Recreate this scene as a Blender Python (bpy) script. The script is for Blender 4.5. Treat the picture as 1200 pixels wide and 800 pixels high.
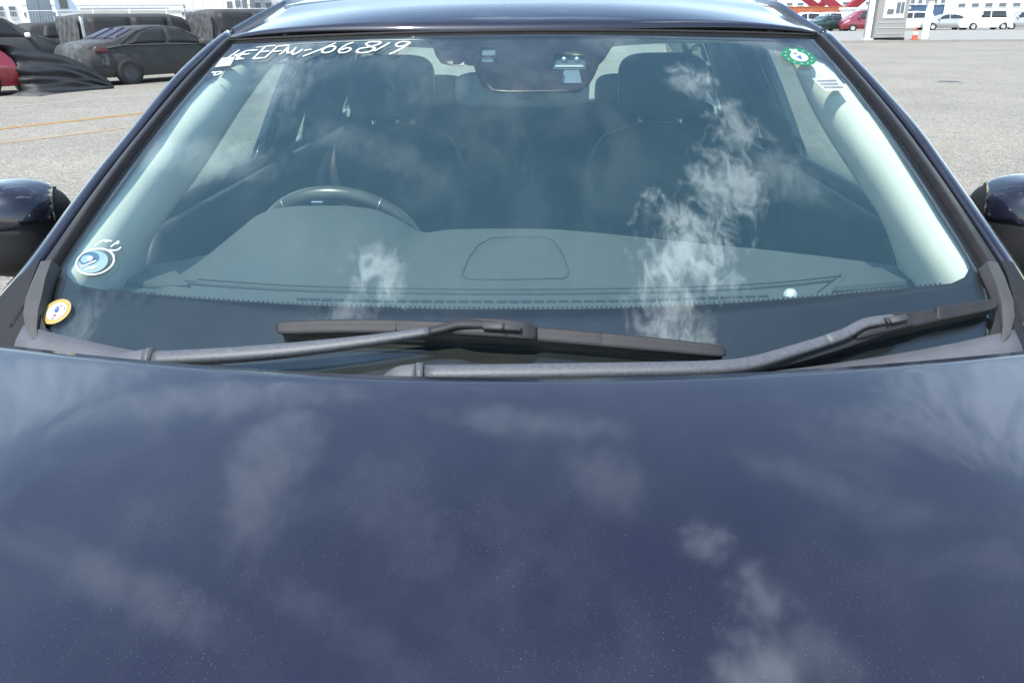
import bpy, bmesh, math, random
import numpy as np
from mathutils import Vector, Matrix
from mathutils.geometry import delaunay_2d_cdt

for o in list(bpy.data.objects):
    bpy.data.objects.remove(o)
SC = bpy.context.scene
COL = SC.collection
R = math.radians
random.seed(7)

# ------------------------------------------------------------------ camera
FPX = 900.0                      # focal length in pixels of the 1200 x 800 photograph
PITCH, YAW, ROLL = R(22.9), 0.0387, -0.0099
CAM = np.array([0.0456, 0.0, 1.58])
_f = np.array([-math.sin(YAW)*math.cos(PITCH), math.cos(YAW)*math.cos(PITCH), -math.sin(PITCH)])
_r = np.array([math.cos(YAW), math.sin(YAW), 0.0])
_u = np.cross(_r, _f)
_r, _u = _r*math.cos(ROLL)+_u*math.sin(ROLL), _u*math.cos(ROLL)-_r*math.sin(ROLL)
cd = bpy.data.cameras.new('camera')
cam = bpy.data.objects.new('camera', cd)
COL.objects.link(cam)
m = Matrix.Identity(4)
for i in range(3):
    m[i][0], m[i][1], m[i][2], m[i][3] = _r[i], _u[i], -_f[i], CAM[i]
cam.matrix_world = m
cd.sensor_width = 36.0
cd.lens = FPX/1200*36.0
cd.clip_start = 0.02
cd.clip_end = 3000
SC.camera = cam

# ------------------------------------------------------------------ sun, sky, exposure
SUN_EL, SUN_AZ = R(57), R(208)    # azimuth clockwise from +Y: behind the camera, a little to its left
sund = Vector((math.sin(SUN_AZ)*math.cos(SUN_EL), math.cos(SUN_AZ)*math.cos(SUN_EL), math.sin(SUN_EL)))
sl = bpy.data.lights.new('sun', 'SUN')
sl.energy = 3.4
sl.angle = R(0.53)
sl.color = (1.0, 0.955, 0.89)
so = bpy.data.objects.new('sun', sl)
COL.objects.link(so)
so.rotation_euler = sund.to_track_quat('Z', 'Y').to_euler()
so.location = (-20, -30, 60)

W = bpy.data.worlds.new('World')
SC.world = W
W.use_nodes = True
wn, wl = W.node_tree.nodes, W.node_tree.links
wn.clear()
w_out = wn.new('ShaderNodeOutputWorld')
w_bg = wn.new('ShaderNodeBackground')
w_bg.inputs['Strength'].default_value = 0.125
sky = wn.new('ShaderNodeTexSky')
sky.sky_type = 'NISHITA'
sky.sun_disc = False
sky.sun_elevation = SUN_EL
sky.sun_rotation = SUN_AZ
sky.dust_density = 0.3
sky.ozone_density = 4.0
sky.air_density = 1.6
SKY_CLOUDS = [
    # thin clouds on a layer overhead: centre (x/z, y/z), half-axes, angle, strength
    (0.24, 0.17, 0.090, 0.14, 0.0, 1.35), (0.27, 0.33, 0.120, 0.13, -0.4, 1.55), (0.34, 0.48, 0.090, 0.13, -0.3, 1.15),
    (0.37, 0.62, 0.065, 0.11, 0.0, 0.80), (0.29, 0.76, 0.065, 0.07, 0.0, 0.75), (0.45, 0.51, 0.085, 0.06, -0.4, 0.45),
    (-0.26, 0.26, 0.065, 0.080, 0.3, 1.25), (-0.32, 0.19, 0.08, 0.045, 0.3, 0.80), (-0.86, 0.23, 0.05, 0.10, -0.4, 0.50),
    (-0.53, 1.00, 0.09, 0.30, 0.10, 0.42), (-0.70, 0.64, 0.24, 0.055, -0.45, 0.40), (-0.80, 1.32, 0.42, 0.12, 0.15, 0.36),
    (-0.02, 1.20, 0.20, 0.08, -0.25, 0.36), (0.13, 0.95, 0.08, 0.13, 0.3, 0.28), (0.75, 0.70, 0.10, 0.06, 0.0, 0.22),
    (1.30, 1.50, 0.45, 0.30, 0.2, 0.46), (-1.40, 1.50, 0.40, 0.20, 0.0, 0.40), (0.55, 0.95, 0.22, 0.06, -0.7, 0.22), (-0.25, 0.85, 0.10, 0.22, 0.5, 0.20),
    (-0.30, 0.55, 0.20, 0.04, -0.6, 0.22), (0.95, 1.25, 0.30, 0.16, 0.3, 0.34),
]
wtc = wn.new('ShaderNodeTexCoord')
wsep = wn.new('ShaderNodeSeparateXYZ')
wl.new(wtc.outputs['Generated'], wsep.inputs[0])
def wmath(op, a, b=None, c=None, clamp=False):
    n = wn.new('ShaderNodeMath'); n.operation = op; n.use_clamp = clamp
    for i, v in enumerate((a, b, c)):
        if v is None: continue
        if isinstance(v, (int, float)): n.inputs[i].default_value = v
        else: wl.new(v, n.inputs[i])
    return n.outputs[0]
zc = wmath('MAXIMUM', wsep.outputs[2], 0.03)
px_ = wmath('DIVIDE', wsep.outputs[0], zc)
py_ = wmath('DIVIDE', wsep.outputs[1], zc)
wcomb = wn.new('ShaderNodeCombineXYZ')
wl.new(px_, wcomb.inputs[0]); wl.new(py_, wcomb.inputs[1])
def wnoise(scale, detail, rough, dist, off=(0, 0, 0), sc3=(1, 1, 1), rot=0):
    mp = wn.new('ShaderNodeMapping')
    mp.inputs['Location'].default_value = off
    mp.inputs['Scale'].default_value = sc3
    mp.inputs['Rotation'].default_value = (0, 0, rot)
    wl.new(wcomb.outputs[0], mp.inputs[0])
    n = wn.new('ShaderNodeTexNoise')
    n.inputs['Scale'].default_value = scale; n.inputs['Detail'].default_value = detail
    n.inputs['Roughness'].default_value = rough; n.inputs['Distortion'].default_value = dist
    wl.new(mp.outputs[0], n.inputs['Vector'])
    return n.outputs['Fac']
def wramp(v, a, b):
    n = wn.new('ShaderNodeMapRange'); n.interpolation_type = 'SMOOTHSTEP'
    n.inputs['From Min'].default_value = a; n.inputs['From Max'].default_value = b
    wl.new(v, n.inputs['Value'])
    return n.outputs['Result']
fine = wnoise(9.0, 10, 0.64, 0.55, (3.1, 1.7, 0), (1.15, 0.7, 1), 0.35)
fine2 = wnoise(27.0, 8, 0.66, 0.9, (7.7, 2.3, 0), (1.2, 0.65, 1), 0.3)
broad = wnoise(1.5, 6, 0.6, 0.8, (5.3, 8.2, 0), (1, 0.55, 1), 0.35)
cover = wramp(broad, 0.46, 0.72)
cl = wmath('MULTIPLY', cover, wramp(fine, 0.36, 0.72))
cl = wmath('MULTIPLY', cl, 0.20)
for (cx, cy, ax, ay, ang, st) in SKY_CLOUDS:
    ca, sa = math.cos(ang), math.sin(ang)
    dx = wmath('SUBTRACT', px_, cx); dy = wmath('SUBTRACT', py_, cy)
    e1 = wmath('DIVIDE', wmath('ADD', wmath('MULTIPLY', dx, ca), wmath('MULTIPLY', dy, sa)), ax)
    e2 = wmath('DIVIDE', wmath('SUBTRACT', wmath('MULTIPLY', dy, ca), wmath('MULTIPLY', dx, sa)), ay)
    d2 = wmath('ADD', wmath('MULTIPLY', e1, e1), wmath('MULTIPLY', e2, e2))
    g = wmath('SUBTRACT', 1.0, d2)
    tot = wmath('ADD', wmath('MULTIPLY', g, 0.60), wmath('ADD', wmath('MULTIPLY', wmath('SUBTRACT', fine, 0.5), 1.9), wmath('MULTIPLY', wmath('SUBTRACT', fine2, 0.5), 2.2)))
    soft = st < 0.47
    cl = wmath('MAXIMUM', cl, wmath('MULTIPLY', wramp(tot, -0.45 if soft else 0.02, 1.05 if soft else 0.95), st*(1.05 if soft else 1)))
# clouds thicken and the air whitens towards the horizon
low = wramp(wsep.outputs[2], 0.68, 0.10)
cl = wmath('MAXIMUM', cl, wmath('MULTIPLY', low, wmath('ADD', wmath('MULTIPLY', wnoise(1.6, 6, 0.6, 0.3, (1, 4, 0)), 0.40), 0.0)))
wcl = wn.new('ShaderNodeVectorMath'); wcl.operation = 'SCALE'; wcl.inputs[0].default_value = (10.2, 11.3, 11.8)
wl.new(cl, wcl.inputs['Scale'])
wadd = wn.new('ShaderNodeVectorMath'); wadd.operation = 'ADD'
wl.new(sky.outputs[0], wadd.inputs[0]); wl.new(wcl.outputs[0], wadd.inputs[1])
wl.new(wadd.outputs[0], w_bg.inputs['Color'])
wl.new(w_bg.outputs[0], w_out.inputs[0])

SC.view_settings.view_transform = 'Standard'
SC.view_settings.look = 'None'
SC.view_settings.gamma = 1.0
SC.view_settings.exposure = 1.2
SC.view_settings.use_curve_mapping = False
SC.cycles.max_bounces = 6
SC.cycles.diffuse_bounces = 3
SC.cycles.glossy_bounces = 4
SC.cycles.transparent_max_bounces = 18
SC.cycles.caustics_reflective = False
SC.cycles.caustics_refractive = False
SC.cycles.use_adaptive_sampling = True
SC.cycles.adaptive_threshold = 0.015
SC.cycles.use_denoising = True

# ------------------------------------------------------------------ materials
def nmat(name):
    mt = bpy.data.materials.new(name); mt.use_nodes = True
    nt = mt.node_tree
    return mt, nt.nodes, nt.links, nt.nodes['Principled BSDF']

def pmat(name, col, rough=0.5, metal=0.0, var=0.12, scale=14.0, bump=0.0, bscale=200.0, coat=0.0, spec=0.5,
         rvar=0.1, streak=(1, 1, 1)):
    mt, n, l, p = nmat(name)
    tc = n.new('ShaderNodeTexCoord')
    mp = n.new('ShaderNodeMapping'); mp.inputs['Scale'].default_value = streak
    l.new(tc.outputs['Object'], mp.inputs[0])
    nz = n.new('ShaderNodeTexNoise'); nz.inputs['Scale'].default_value = scale
    nz.inputs['Detail'].default_value = 6; nz.inputs['Roughness'].default_value = 0.6
    l.new(mp.outputs[0], nz.inputs['Vector'])
    mr = n.new('ShaderNodeMapRange')
    mr.inputs['From Min'].default_value = 0.25; mr.inputs['From Max'].default_value = 0.75
    mr.inputs['To Min'].default_value = 1-var; mr.inputs['To Max'].default_value = 1+var
    l.new(nz.outputs['Fac'], mr.inputs['Value'])
    mx = n.new('ShaderNodeVectorMath'); mx.operation = 'SCALE'
    mx.inputs[0].default_value = col[:3]
    l.new(mr.outputs[0], mx.inputs['Scale'])
    l.new(mx.outputs[0], p.inputs['Base Color'])
    r2 = n.new('ShaderNodeMapRange')
    r2.inputs['To Min'].default_value = max(0.02, rough-rvar); r2.inputs['To Max'].default_value = min(1, rough+rvar)
    l.new(nz.outputs['Fac'], r2.inputs['Value'])
    l.new(r2.outputs[0], p.inputs['Roughness'])
    p.inputs['Metallic'].default_value = metal
    p.inputs['Coat Weight'].default_value = coat
    p.inputs['Coat Roughness'].default_value = 0.03
    p.inputs['Specular IOR Level'].default_value = spec
    if bump:
        nb = n.new('ShaderNodeTexNoise'); nb.inputs['Scale'].default_value = bscale; nb.inputs['Detail'].default_value = 3
        l.new(tc.outputs['Object'], nb.inputs['Vector'])
        b = n.new('ShaderNodeBump'); b.inputs['Strength'].default_value = bump; b.inputs['Distance'].default_value = 0.002
        l.new(nb.outputs['Fac'], b.inputs['Height'])
        l.new(b.outputs[0], p.inputs['Normal'])
    return mt

def paint_mat(name, col, dust=1.0):
    """clear-coated metallic car paint with fine flakes and a sparse film of dust specks"""
    mt, n, l, p = nmat(name)
    tc = n.new('ShaderNodeTexCoord')
    fl = n.new('ShaderNodeTexVoronoi'); fl.inputs['Scale'].default_value = 1500
    l.new(tc.outputs['Object'], fl.inputs['Vector'])
    mr = n.new('ShaderNodeMapRange'); mr.inputs['To Min'].default_value = 0.75; mr.inputs['To Max'].default_value = 1.3
    sp = n.new('ShaderNodeSeparateColor'); l.new(fl.outputs['Color'], sp.inputs[0]); l.new(sp.outputs[0], mr.inputs['Value'])
    sc = n.new('ShaderNodeVectorMath'); sc.operation = 'SCALE'; sc.inputs[0].default_value = col
    l.new(mr.outputs[0], sc.inputs['Scale'])
    def specks(scale, size, keep):
        v = n.new('ShaderNodeTexVoronoi'); v.inputs['Scale'].default_value = scale
        l.new(tc.outputs['Object'], v.inputs['Vector'])
        s = n.new('ShaderNodeSeparateColor'); l.new(v.outputs['Color'], s.inputs[0])
        rad = n.new('ShaderNodeMapRange'); rad.inputs['From Min'].default_value = keep; rad.inputs['From Max'].default_value = 1.0
        rad.inputs['To Min'].default_value = 0.0; rad.inputs['To Max'].default_value = size
        l.new(s.outputs[1], rad.inputs['Value'])
        lt = n.new('ShaderNodeMath'); lt.operation = 'LESS_THAN'
        l.new(v.outputs['Distance'], lt.inputs[0]); l.new(rad.outputs[0], lt.inputs[1])
        return lt.outputs[0]
    a = specks(520, 0.26, 0.45); b = specks(120, 0.08, 0.86)
    mxn = n.new('ShaderNodeMath'); mxn.operation = 'MULTIPLY'; mxn.inputs[1].default_value = 0.13*dust
    l.new(a, mxn.inputs[0])
    mb = n.new('ShaderNodeMath'); mb.operation = 'MULTIPLY'; mb.inputs[1].default_value = 0.30*dust
    l.new(b, mb.inputs[0])
    mm = n.new('ShaderNodeMath'); mm.operation = 'MAXIMUM'; l.new(mxn.outputs[0], mm.inputs[0]); l.new(mb.outputs[0], mm.inputs[1])
    nz = n.new('ShaderNodeTexNoise'); nz.inputs['Scale'].default_value = 3.2; nz.inputs['Detail'].default_value = 7
    l.new(tc.outputs['Object'], nz.inputs['Vector'])
    cls = n.new('ShaderNodeTexNoise'); cls.inputs['Scale'].default_value = 11; cls.inputs['Detail'].default_value = 4
    l.new(tc.outputs['Object'], cls.inputs['Vector'])
    clr = n.new('ShaderNodeMapRange'); clr.inputs['From Min'].default_value = 0.28; clr.inputs['From Max'].default_value = 0.66
    l.new(cls.outputs['Fac'], clr.inputs['Value'])
    mm2 = n.new('ShaderNodeMath'); mm2.operation = 'MULTIPLY'; l.new(mm.outputs[0], mm2.inputs[0]); l.new(clr.outputs[0], mm2.inputs[1])
    mm = mm2
    film = n.new('ShaderNodeMapRange'); film.inputs['From Min'].default_value = 0.35; film.inputs['From Max'].default_value = 0.75
    film.inputs['To Min'].default_value = 0.004*dust; film.inputs['To Max'].default_value = 0.024*dust
    l.new(nz.outputs['Fac'], film.inputs['Value'])
    tot = n.new('ShaderNodeMath'); tot.operation = 'MAXIMUM'; l.new(mm.outputs[0], tot.inputs[0]); l.new(film.outputs[0], tot.inputs[1])
    mix = n.new('ShaderNodeMix'); mix.data_type = 'RGBA'
    l.new(tot.outputs[0], mix.inputs['Factor']); l.new(sc.outputs[0], mix.inputs['A'])
    mix.inputs['B'].default_value = (0.42, 0.43, 0.44, 1)
    l.new(mix.outputs['Result'], p.inputs['Base Color'])
    p.inputs['Metallic'].default_value = 0.25
    p.inputs['Roughness'].default_value = 0.42
    p.inputs['Coat Weight'].default_value = 1.0
    p.inputs['Coat Roughness'].default_value = 0.035
    p.inputs['Coat IOR'].default_value = 1.5
    p.inputs['Specular IOR Level'].default_value = 0.2
    cr = n.new('ShaderNodeMapRange'); cr.inputs['To Min'].default_value = 0.02; cr.inputs['To Max'].default_value = 0.09
    l.new(nz.outputs['Fac'], cr.inputs['Value']); l.new(cr.outputs[0], p.inputs['Coat Roughness'])
    return mt

def glass_mat(name, tint, dust=0.0, boost=0.0):
    """thin automotive glass: tinted straight transmission, Schlick reflection on both faces, a little dust"""
    mt = bpy.data.materials.new(name); mt.use_nodes = True
    n, l = mt.node_tree.nodes, mt.node_tree.links
    n.clear()
    out = n.new('ShaderNodeOutputMaterial')
    tr = n.new('ShaderNodeBsdfTransparent'); tr.inputs[0].default_value = (*tint, 1)
    gl = n.new('ShaderNodeBsdfGlossy'); gl.inputs['Roughness'].default_value = 0.0
    lw = n.new('ShaderNodeLayerWeight'); lw.inputs['Blend'].default_value = 0.5
    pw = n.new('ShaderNodeMath'); pw.operation = 'POWER'; pw.inputs[1].default_value = 5; l.new(lw.outputs['Facing'], pw.inputs[0])
    ma = n.new('ShaderNodeMath'); ma.operation = 'MULTIPLY_ADD'; ma.inputs[1].default_value = 0.955; ma.inputs[2].default_value = 0.045+boost
    l.new(pw.outputs[0], ma.inputs[0])
    base = tr.outputs[0]
    if dust:
        df = n.new('ShaderNodeBsdfDiffuse'); df.inputs[0].default_value = (0.55, 0.57, 0.58, 1)
        tc = n.new('ShaderNodeTexCoord')
        nz = n.new('ShaderNodeTexNoise'); nz.inputs['Scale'].default_value = 5; nz.inputs['Detail'].default_value = 8
        l.new(tc.outputs['Object'], nz.inputs['Vector'])
        v = n.new('ShaderNodeTexVoronoi'); v.inputs['Scale'].default_value = 60
        l.new(tc.outputs['Object'], v.inputs['Vector'])
        lt = n.new('ShaderNodeMath'); lt.operation = 'LESS_THAN'; lt.inputs[1].default_value = 0.055; l.new(v.outputs['Distance'], lt.inputs[0])
        s1 = n.new('ShaderNodeMath'); s1.operation = 'MULTIPLY'; s1.inputs[1].default_value = dust*8; l.new(lt.outputs[0], s1.inputs[0])
        s2 = n.new('ShaderNodeMapRange'); s2.inputs['To Min'].default_value = dust*0.4; s2.inputs['To Max'].default_value = dust*1.6
        l.new(nz.outputs['Fac'], s2.inputs['Value'])
        s3 = n.new('ShaderNodeMath'); s3.operation = 'MAXIMUM'; l.new(s1.outputs[0], s3.inputs[0]); l.new(s2.outputs[0], s3.inputs[1])
        mx0 = n.new('ShaderNodeMixShader'); l.new(s3.outputs[0], mx0.inputs[0]); l.new(tr.outputs[0], mx0.inputs[1]); l.new(df.outputs[0], mx0.inputs[2])
        base = mx0.outputs[0]
    mx = n.new('ShaderNodeMixShader'); l.new(ma.outputs[0], mx.inputs[0]); l.new(base, mx.inputs[1]); l.new(gl.outputs[0], mx.inputs[2])
    l.new(mx.outputs[0], out.inputs[0])
    return mt

def film_mat():
    """faint dried film on the inside of the glass that scatters a little sunlight"""
    mt = bpy.data.materials.new('glass_haze_film'); mt.use_nodes = True
    n, l = mt.node_tree.nodes, mt.node_tree.links
    n.clear()
    out = n.new('ShaderNodeOutputMaterial'); tr = n.new('ShaderNodeBsdfTransparent')
    df = n.new('ShaderNodeBsdfDiffuse'); df.inputs[0].default_value = (0.19, 0.49, 0.66, 1)
    tc = n.new('ShaderNodeTexCoord'); nz = n.new('ShaderNodeTexNoise'); nz.inputs['Scale'].default_value = 3.0; nz.inputs['Detail'].default_value = 7
    l.new(tc.outputs['Object'], nz.inputs['Vector'])
    mr = n.new('ShaderNodeMapRange'); mr.inputs['From Min'].default_value = 0.3; mr.inputs['From Max'].default_value = 0.7
    mr.inputs['To Min'].default_value = 0.037; mr.inputs['To Max'].default_value = 0.054
    l.new(nz.outputs['Fac'], mr.inputs['Value'])
    mx = n.new('ShaderNodeMixShader'); l.new(mr.outputs[0], mx.inputs[0]); l.new(tr.outputs[0], mx.inputs[1]); l.new(df.outputs[0], mx.inputs[2])
    l.new(mx.outputs[0], out.inputs[0])
    return mt

def asphalt_mat():
    mt, n, l, p = nmat('asphalt')
    tc = n.new('ShaderNodeTexCoord')
    def nz(scale, det, rough=0.6):
        t = n.new('ShaderNodeTexNoise'); t.inputs['Scale'].default_value = scale; t.inputs['Detail'].default_value = det
        t.inputs['Roughness'].default_value = rough; l.new(tc.outputs['Object'], t.inputs['Vector']); return t.outputs['Fac']
    vo = n.new('ShaderNodeTexVoronoi'); vo.inputs['Scale'].default_value = 75; l.new(tc.outputs['Object'], vo.inputs['Vector'])
    sp = n.new('ShaderNodeSeparateColor'); l.new(vo.outputs['Color'], sp.inputs[0])
    def rng(v, a, b, c, d):
        r = n.new('ShaderNodeMapRange'); r.inputs[1].default_value = a; r.inputs[2].default_value = b
        r.inputs[3].default_value = c; r.inputs[4].default_value = d; l.new(v, r.inputs[0]); return r.outputs[0]
    def mul(a, b):
        k = n.new('ShaderNodeMath'); k.operation = 'MULTIPLY'; l.new(a, k.inputs[0]); l.new(b, k.inputs[1]); return k.outputs[0]
    k = mul(rng(nz(0.35, 6), 0.3, 0.7, 0.86, 1.12), rng(sp.outputs[0], 0, 1, 0.45, 1.55))
    k = mul(k, rng(nz(11, 5, 0.7), 0.3, 0.7, 0.8, 1.2))
    k = mul(k, rng(nz(2.2, 8, 0.7), 0.3, 0.7, 0.9, 1.1))
    sc = n.new('ShaderNodeVectorMath'); sc.operation = 'SCALE'; sc.inputs[0].default_value = (0.204, 0.187, 0.152)
    l.new(k, sc.inputs['Scale']); l.new(sc.outputs[0], p.inputs['Base Color'])
    p.inputs['Roughness'].default_value = 0.88
    b = n.new('ShaderNodeBump'); b.inputs['Strength'].default_value = 0.6; b.inputs['Distance'].default_value = 0.006
    l.new(vo.outputs['Distance'], b.inputs['Height']); l.new(b.outputs[0], p.inputs['Normal'])
    return mt

M = {}
M['paint'] = paint_mat('navy_paint', (0.0056, 0.0054, 0.0165), 1.0)
M['paint2'] = paint_mat('navy_paint_clean', (0.0050, 0.0052, 0.0130), 0.35)
M['glass'] = glass_mat('windshield_glass', (0.94, 0.985, 0.950), 0.001, 0.006)
M['film'] = film_mat()
M['side_glass'] = glass_mat('side_glass', (0.90, 0.965, 0.94), 0.002)
M['dark_glass'] = glass_mat('privacy_glass', (0.30, 0.34, 0.33))
M['frit'] = pmat('ceramic_frit', (0.007, 0.007, 0.009), 0.35, var=0.1)
M['black'] = pmat('black_plastic', (0.010, 0.010, 0.011), 0.6, bump=0.15, bscale=900, spec=0.3)
M['void'] = pmat('dark_gap', (0.006, 0.006, 0.007), 0.8)
M['trimgrey'] = pmat('weathered_trim', (0.038, 0.037, 0.037), 0.65, var=0.25, scale=30, streak=(1, 0.3, 1), bump=0.2, bscale=500)
M['cowl'] = pmat('weathered_cowl', (0.078, 0.080, 0.088), 0.6, var=0.14, scale=25, bump=0.15, bscale=500)
M['arm'] = pmat('faded_wiper_metal', (0.070, 0.075, 0.083), 0.5, metal=0.1, var=0.32, scale=210, bump=0.25, bscale=700)
M['blade'] = pmat('grey_wiper_plastic', (0.018, 0.018, 0.020), 0.58, spec=0.3, var=0.22, scale=60, bump=0.2, bscale=800)
M['molding'] = pmat('dark_molding', (0.012, 0.011, 0.012), 0.5, var=0.3, scale=30, spec=0.15)
M['rubber'] = pmat('rubber', (0.012, 0.012, 0.012), 0.65, bump=0.1)
M['dash'] = pmat('dash_plastic', (0.060, 0.064, 0.067), 0.6, var=0.08, scale=40, bump=0.5, bscale=1100)
M['wheelrim'] = pmat('steering_leather', (0.05, 0.05, 0.05), 0.34, var=0.1)
M['dashseam'] = pmat('dash_seam', (0.028, 0.029, 0.030), 0.7)
M['dashline'] = pmat('dash_groove', (0.02, 0.02, 0.021), 0.7)
M['trim'] = pmat('pale_pillar_trim', (0.55, 0.54, 0.50), 0.75, var=0.04, bump=0.2, bscale=1200)
M['liner'] = pmat('headliner', (0.50, 0.49, 0.46), 0.85, var=0.04)
M['leather'] = pmat('black_leather', (0.018, 0.018, 0.019), 0.58, spec=0.3, var=0.2, scale=25, bump=0.5, bscale=350)
M['seam'] = pmat('seat_seam', (0.015, 0.015, 0.015), 0.6)
M['interior'] = pmat('dark_interior', (0.020, 0.021, 0.023), 0.6, var=0.1)
M['satin'] = pmat('satin_metal', (0.55, 0.56, 0.58), 0.3, metal=0.9)
M['chrome'] = pmat('chrome', (0.75, 0.76, 0.78), 0.08, metal=1.0, var=0.02, rvar=0.03)
M['sensor'] = pmat('sensor_plastic', (0.10, 0.125, 0.16), 0.4)
M['sensor2'] = pmat('sensor_shroud', (0.06, 0.07, 0.08), 0.5, var=0.2, scale=80)
M['white_ink'] = pmat('white_marker', (0.45, 0.47, 0.46), 0.6, var=0.1, scale=120)
M['paper'] = pmat('white_paper', (0.33, 0.35, 0.345), 0.5, var=0.03)
M['grey_ink'] = pmat('grey_print', (0.015, 0.025, 0.025), 0.6)
M['green'] = pmat('green_print', (0.004, 0.115, 0.050), 0.5)
M['yellow'] = pmat('yellow_print', (0.30, 0.235, 0.065), 0.5)
M['blue'] = pmat('blue_print', (0.03, 0.085, 0.14), 0.5)
M['paleblue'] = pmat('pale_blue_print', (0.15, 0.235, 0.255), 0.5)
M['navyink'] = pmat('navy_print', (0.03, 0.06, 0.25), 0.5)
M['redink'] = pmat('red_print', (0.5, 0.03, 0.03), 0.5)
M['asphalt'] = asphalt_mat()
M['concrete'] = pmat('concrete', (0.235, 0.225, 0.20), 0.85, var=0.12, scale=1.2)
M['whiteline'] = pmat('worn_white_line', (0.245, 0.235, 0.21), 0.8, var=0.25, scale=6)
M['orangeline'] = pmat('worn_orange_line', (0.27, 0.15, 0.04), 0.8, var=0.2, scale=6)
M['paleline'] = pmat('faded_orange_line', (0.27, 0.195, 0.115), 0.8, var=0.2, scale=6)
M['cover'] = pmat('black_mesh_cover', (0.036, 0.037, 0.038), 0.8, var=0.45, scale=2.2, bump=0.6, bscale=14, streak=(1, 1, 2.2), rvar=0.15)
M['cover_light'] = pmat('crumpled_mesh_cover', (0.065, 0.067, 0.068), 0.6, var=0.75, scale=5.5, bump=1.0, bscale=11, streak=(1.5, 1, 1))
M['cover_dark'] = pmat('mesh_cover_over_glass', (0.014, 0.014, 0.016), 0.65, var=0.35, scale=2.5)
M['violet'] = pmat('mesh_cover_over_rear_glass', (0.026, 0.022, 0.042), 0.4, var=0.25, scale=3)
M['cover_mid'] = pmat('mesh_cover_over_paint', (0.046, 0.047, 0.048), 0.75, var=0.3, scale=2.0, bump=0.5, bscale=10)
M['tyre'] = pmat('tyre', (0.02, 0.02, 0.02), 0.8)
M['tyre_cov'] = pmat('covered_tyre', (0.022, 0.022, 0.023), 0.8)
M['rim'] = pmat('alloy', (0.55, 0.55, 0.56), 0.35, metal=0.8)
M['rim_cov'] = pmat('covered_alloy', (0.030, 0.030, 0.032), 0.5)
M['red'] = pmat('red_paint', (0.22, 0.006, 0.014), 0.35, coat=1.0, var=0.06)
M['crimson'] = pmat('crimson_paint', (0.17, 0.012, 0.028), 0.35, coat=1.0, var=0.06)
M['darkgreen'] = pmat('dark_green_paint', (0.02, 0.045, 0.04), 0.35, coat=1.0, var=0.06)
M['white'] = pmat('white_paint', (0.80, 0.80, 0.79), 0.4, coat=0.6, var=0.04)
M['silver'] = pmat('silver_paint', (0.38, 0.39, 0.40), 0.35, metal=0.5, coat=1.0, var=0.05)
M['carglass'] = pmat('far_car_glass', (0.03, 0.035, 0.04), 0.08, var=0.1, rvar=0.04)
M['taillight'] = pmat('tail_light', (0.075, 0.012, 0.016), 0.4)
M['wallwhite'] = pmat('white_cladding', (0.78, 0.79, 0.80), 0.7, var=0.06, scale=0.6, streak=(1, 1, 0.2))
M['wallblue'] = pmat('pale_blue_cladding', (0.62, 0.70, 0.78), 0.7, var=0.06, scale=0.6)
M['wallcream'] = pmat('cream_wall', (0.74, 0.70, 0.60), 0.7, var=0.08, scale=0.8)
M['wallgrey'] = pmat('grey_wall', (0.42, 0.44, 0.46), 0.7, var=0.1, scale=0.6)
M['winpane'] = pmat('window_pane', (0.10, 0.12, 0.14), 0.15, var=0.2)
M['galv'] = pmat('galvanised_steel', (0.50, 0.51, 0.52), 0.5, metal=0.3, var=0.1)
M['cranered'] = pmat('crane_red', (0.24, 0.022, 0.034), 0.5, var=0.1)
M['orange'] = pmat('orange_plastic', (0.42, 0.065, 0.022), 0.5, var=0.08)
M['rust'] = pmat('container_rust', (0.34, 0.10, 0.045), 0.6, var=0.25, scale=0.9)
M['bluesteel'] = pmat('container_blue', (0.05, 0.09, 0.16), 0.6, var=0.2, scale=0.9)
M['booth'] = pmat('booth_panel', (0.25, 0.245, 0.23), 0.6, var=0.05)

# ------------------------------------------------------------------ object helpers
WL = {}
def V(*a): return Vector(a)
def tag(o, label=None, cat=None, group=None, kind=None):
    if label: o['label'] = label
    if cat: o['category'] = cat
    if group: o['group'] = group
    if kind: o['kind'] = kind
    return o
def empty(name, loc=(0, 0, 0), rz=0.0, frame=False):
    o = bpy.data.objects.new(name, None); COL.objects.link(o)
    o.empty_display_size = 0.2
    o.location = loc; o.rotation_euler = (0, 0, rz)
    WL[o.name] = Vector((0, 0, 0)) if frame else Vector(loc)     # frame: children are given in the empty's own axes
    return o
def mk(name, verts, faces, mat, parent=None, smooth=True, mats=None, fmi=None, thick=0.0, bevel=0.0, off=-1.0, origin=None):
    vs = [Vector(v) for v in verts]
    c = Vector((0, 0, 0))
    for v in vs: c += v
    c /= max(1, len(vs))
    if origin is not None: c = Vector(origin)
    me = bpy.data.meshes.new(name)
    me.from_pydata([tuple(v-c) for v in vs], [], [tuple(f) for f in faces])
    if mats:
        for k in mats: me.materials.append(M[k])
        if fmi:
            for p, i in zip(me.polygons, fmi): p.material_index = i
    else:
        me.materials.append(M[mat])
    me.validate(); me.update()
    if smooth:
        me.polygons.foreach_set('use_smooth', [True]*len(me.polygons))
    o = bpy.data.objects.new(name, me); COL.objects.link(o)
    if parent is not None:
        o.parent = parent; o.location = c - WL[parent.name]
    else:
        o.location = c
    WL[o.name] = c
    if thick:
        s = o.modifiers.new('thickness', 'SOLIDIFY'); s.thickness = thick; s.offset = off; s.use_even_offset = False
    if bevel:
        b = o.modifiers.new('bevel', 'BEVEL'); b.width = bevel; b.segments = 2; b.limit_method = 'ANGLE'; b.angle_limit = R(40)
    return o
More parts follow.
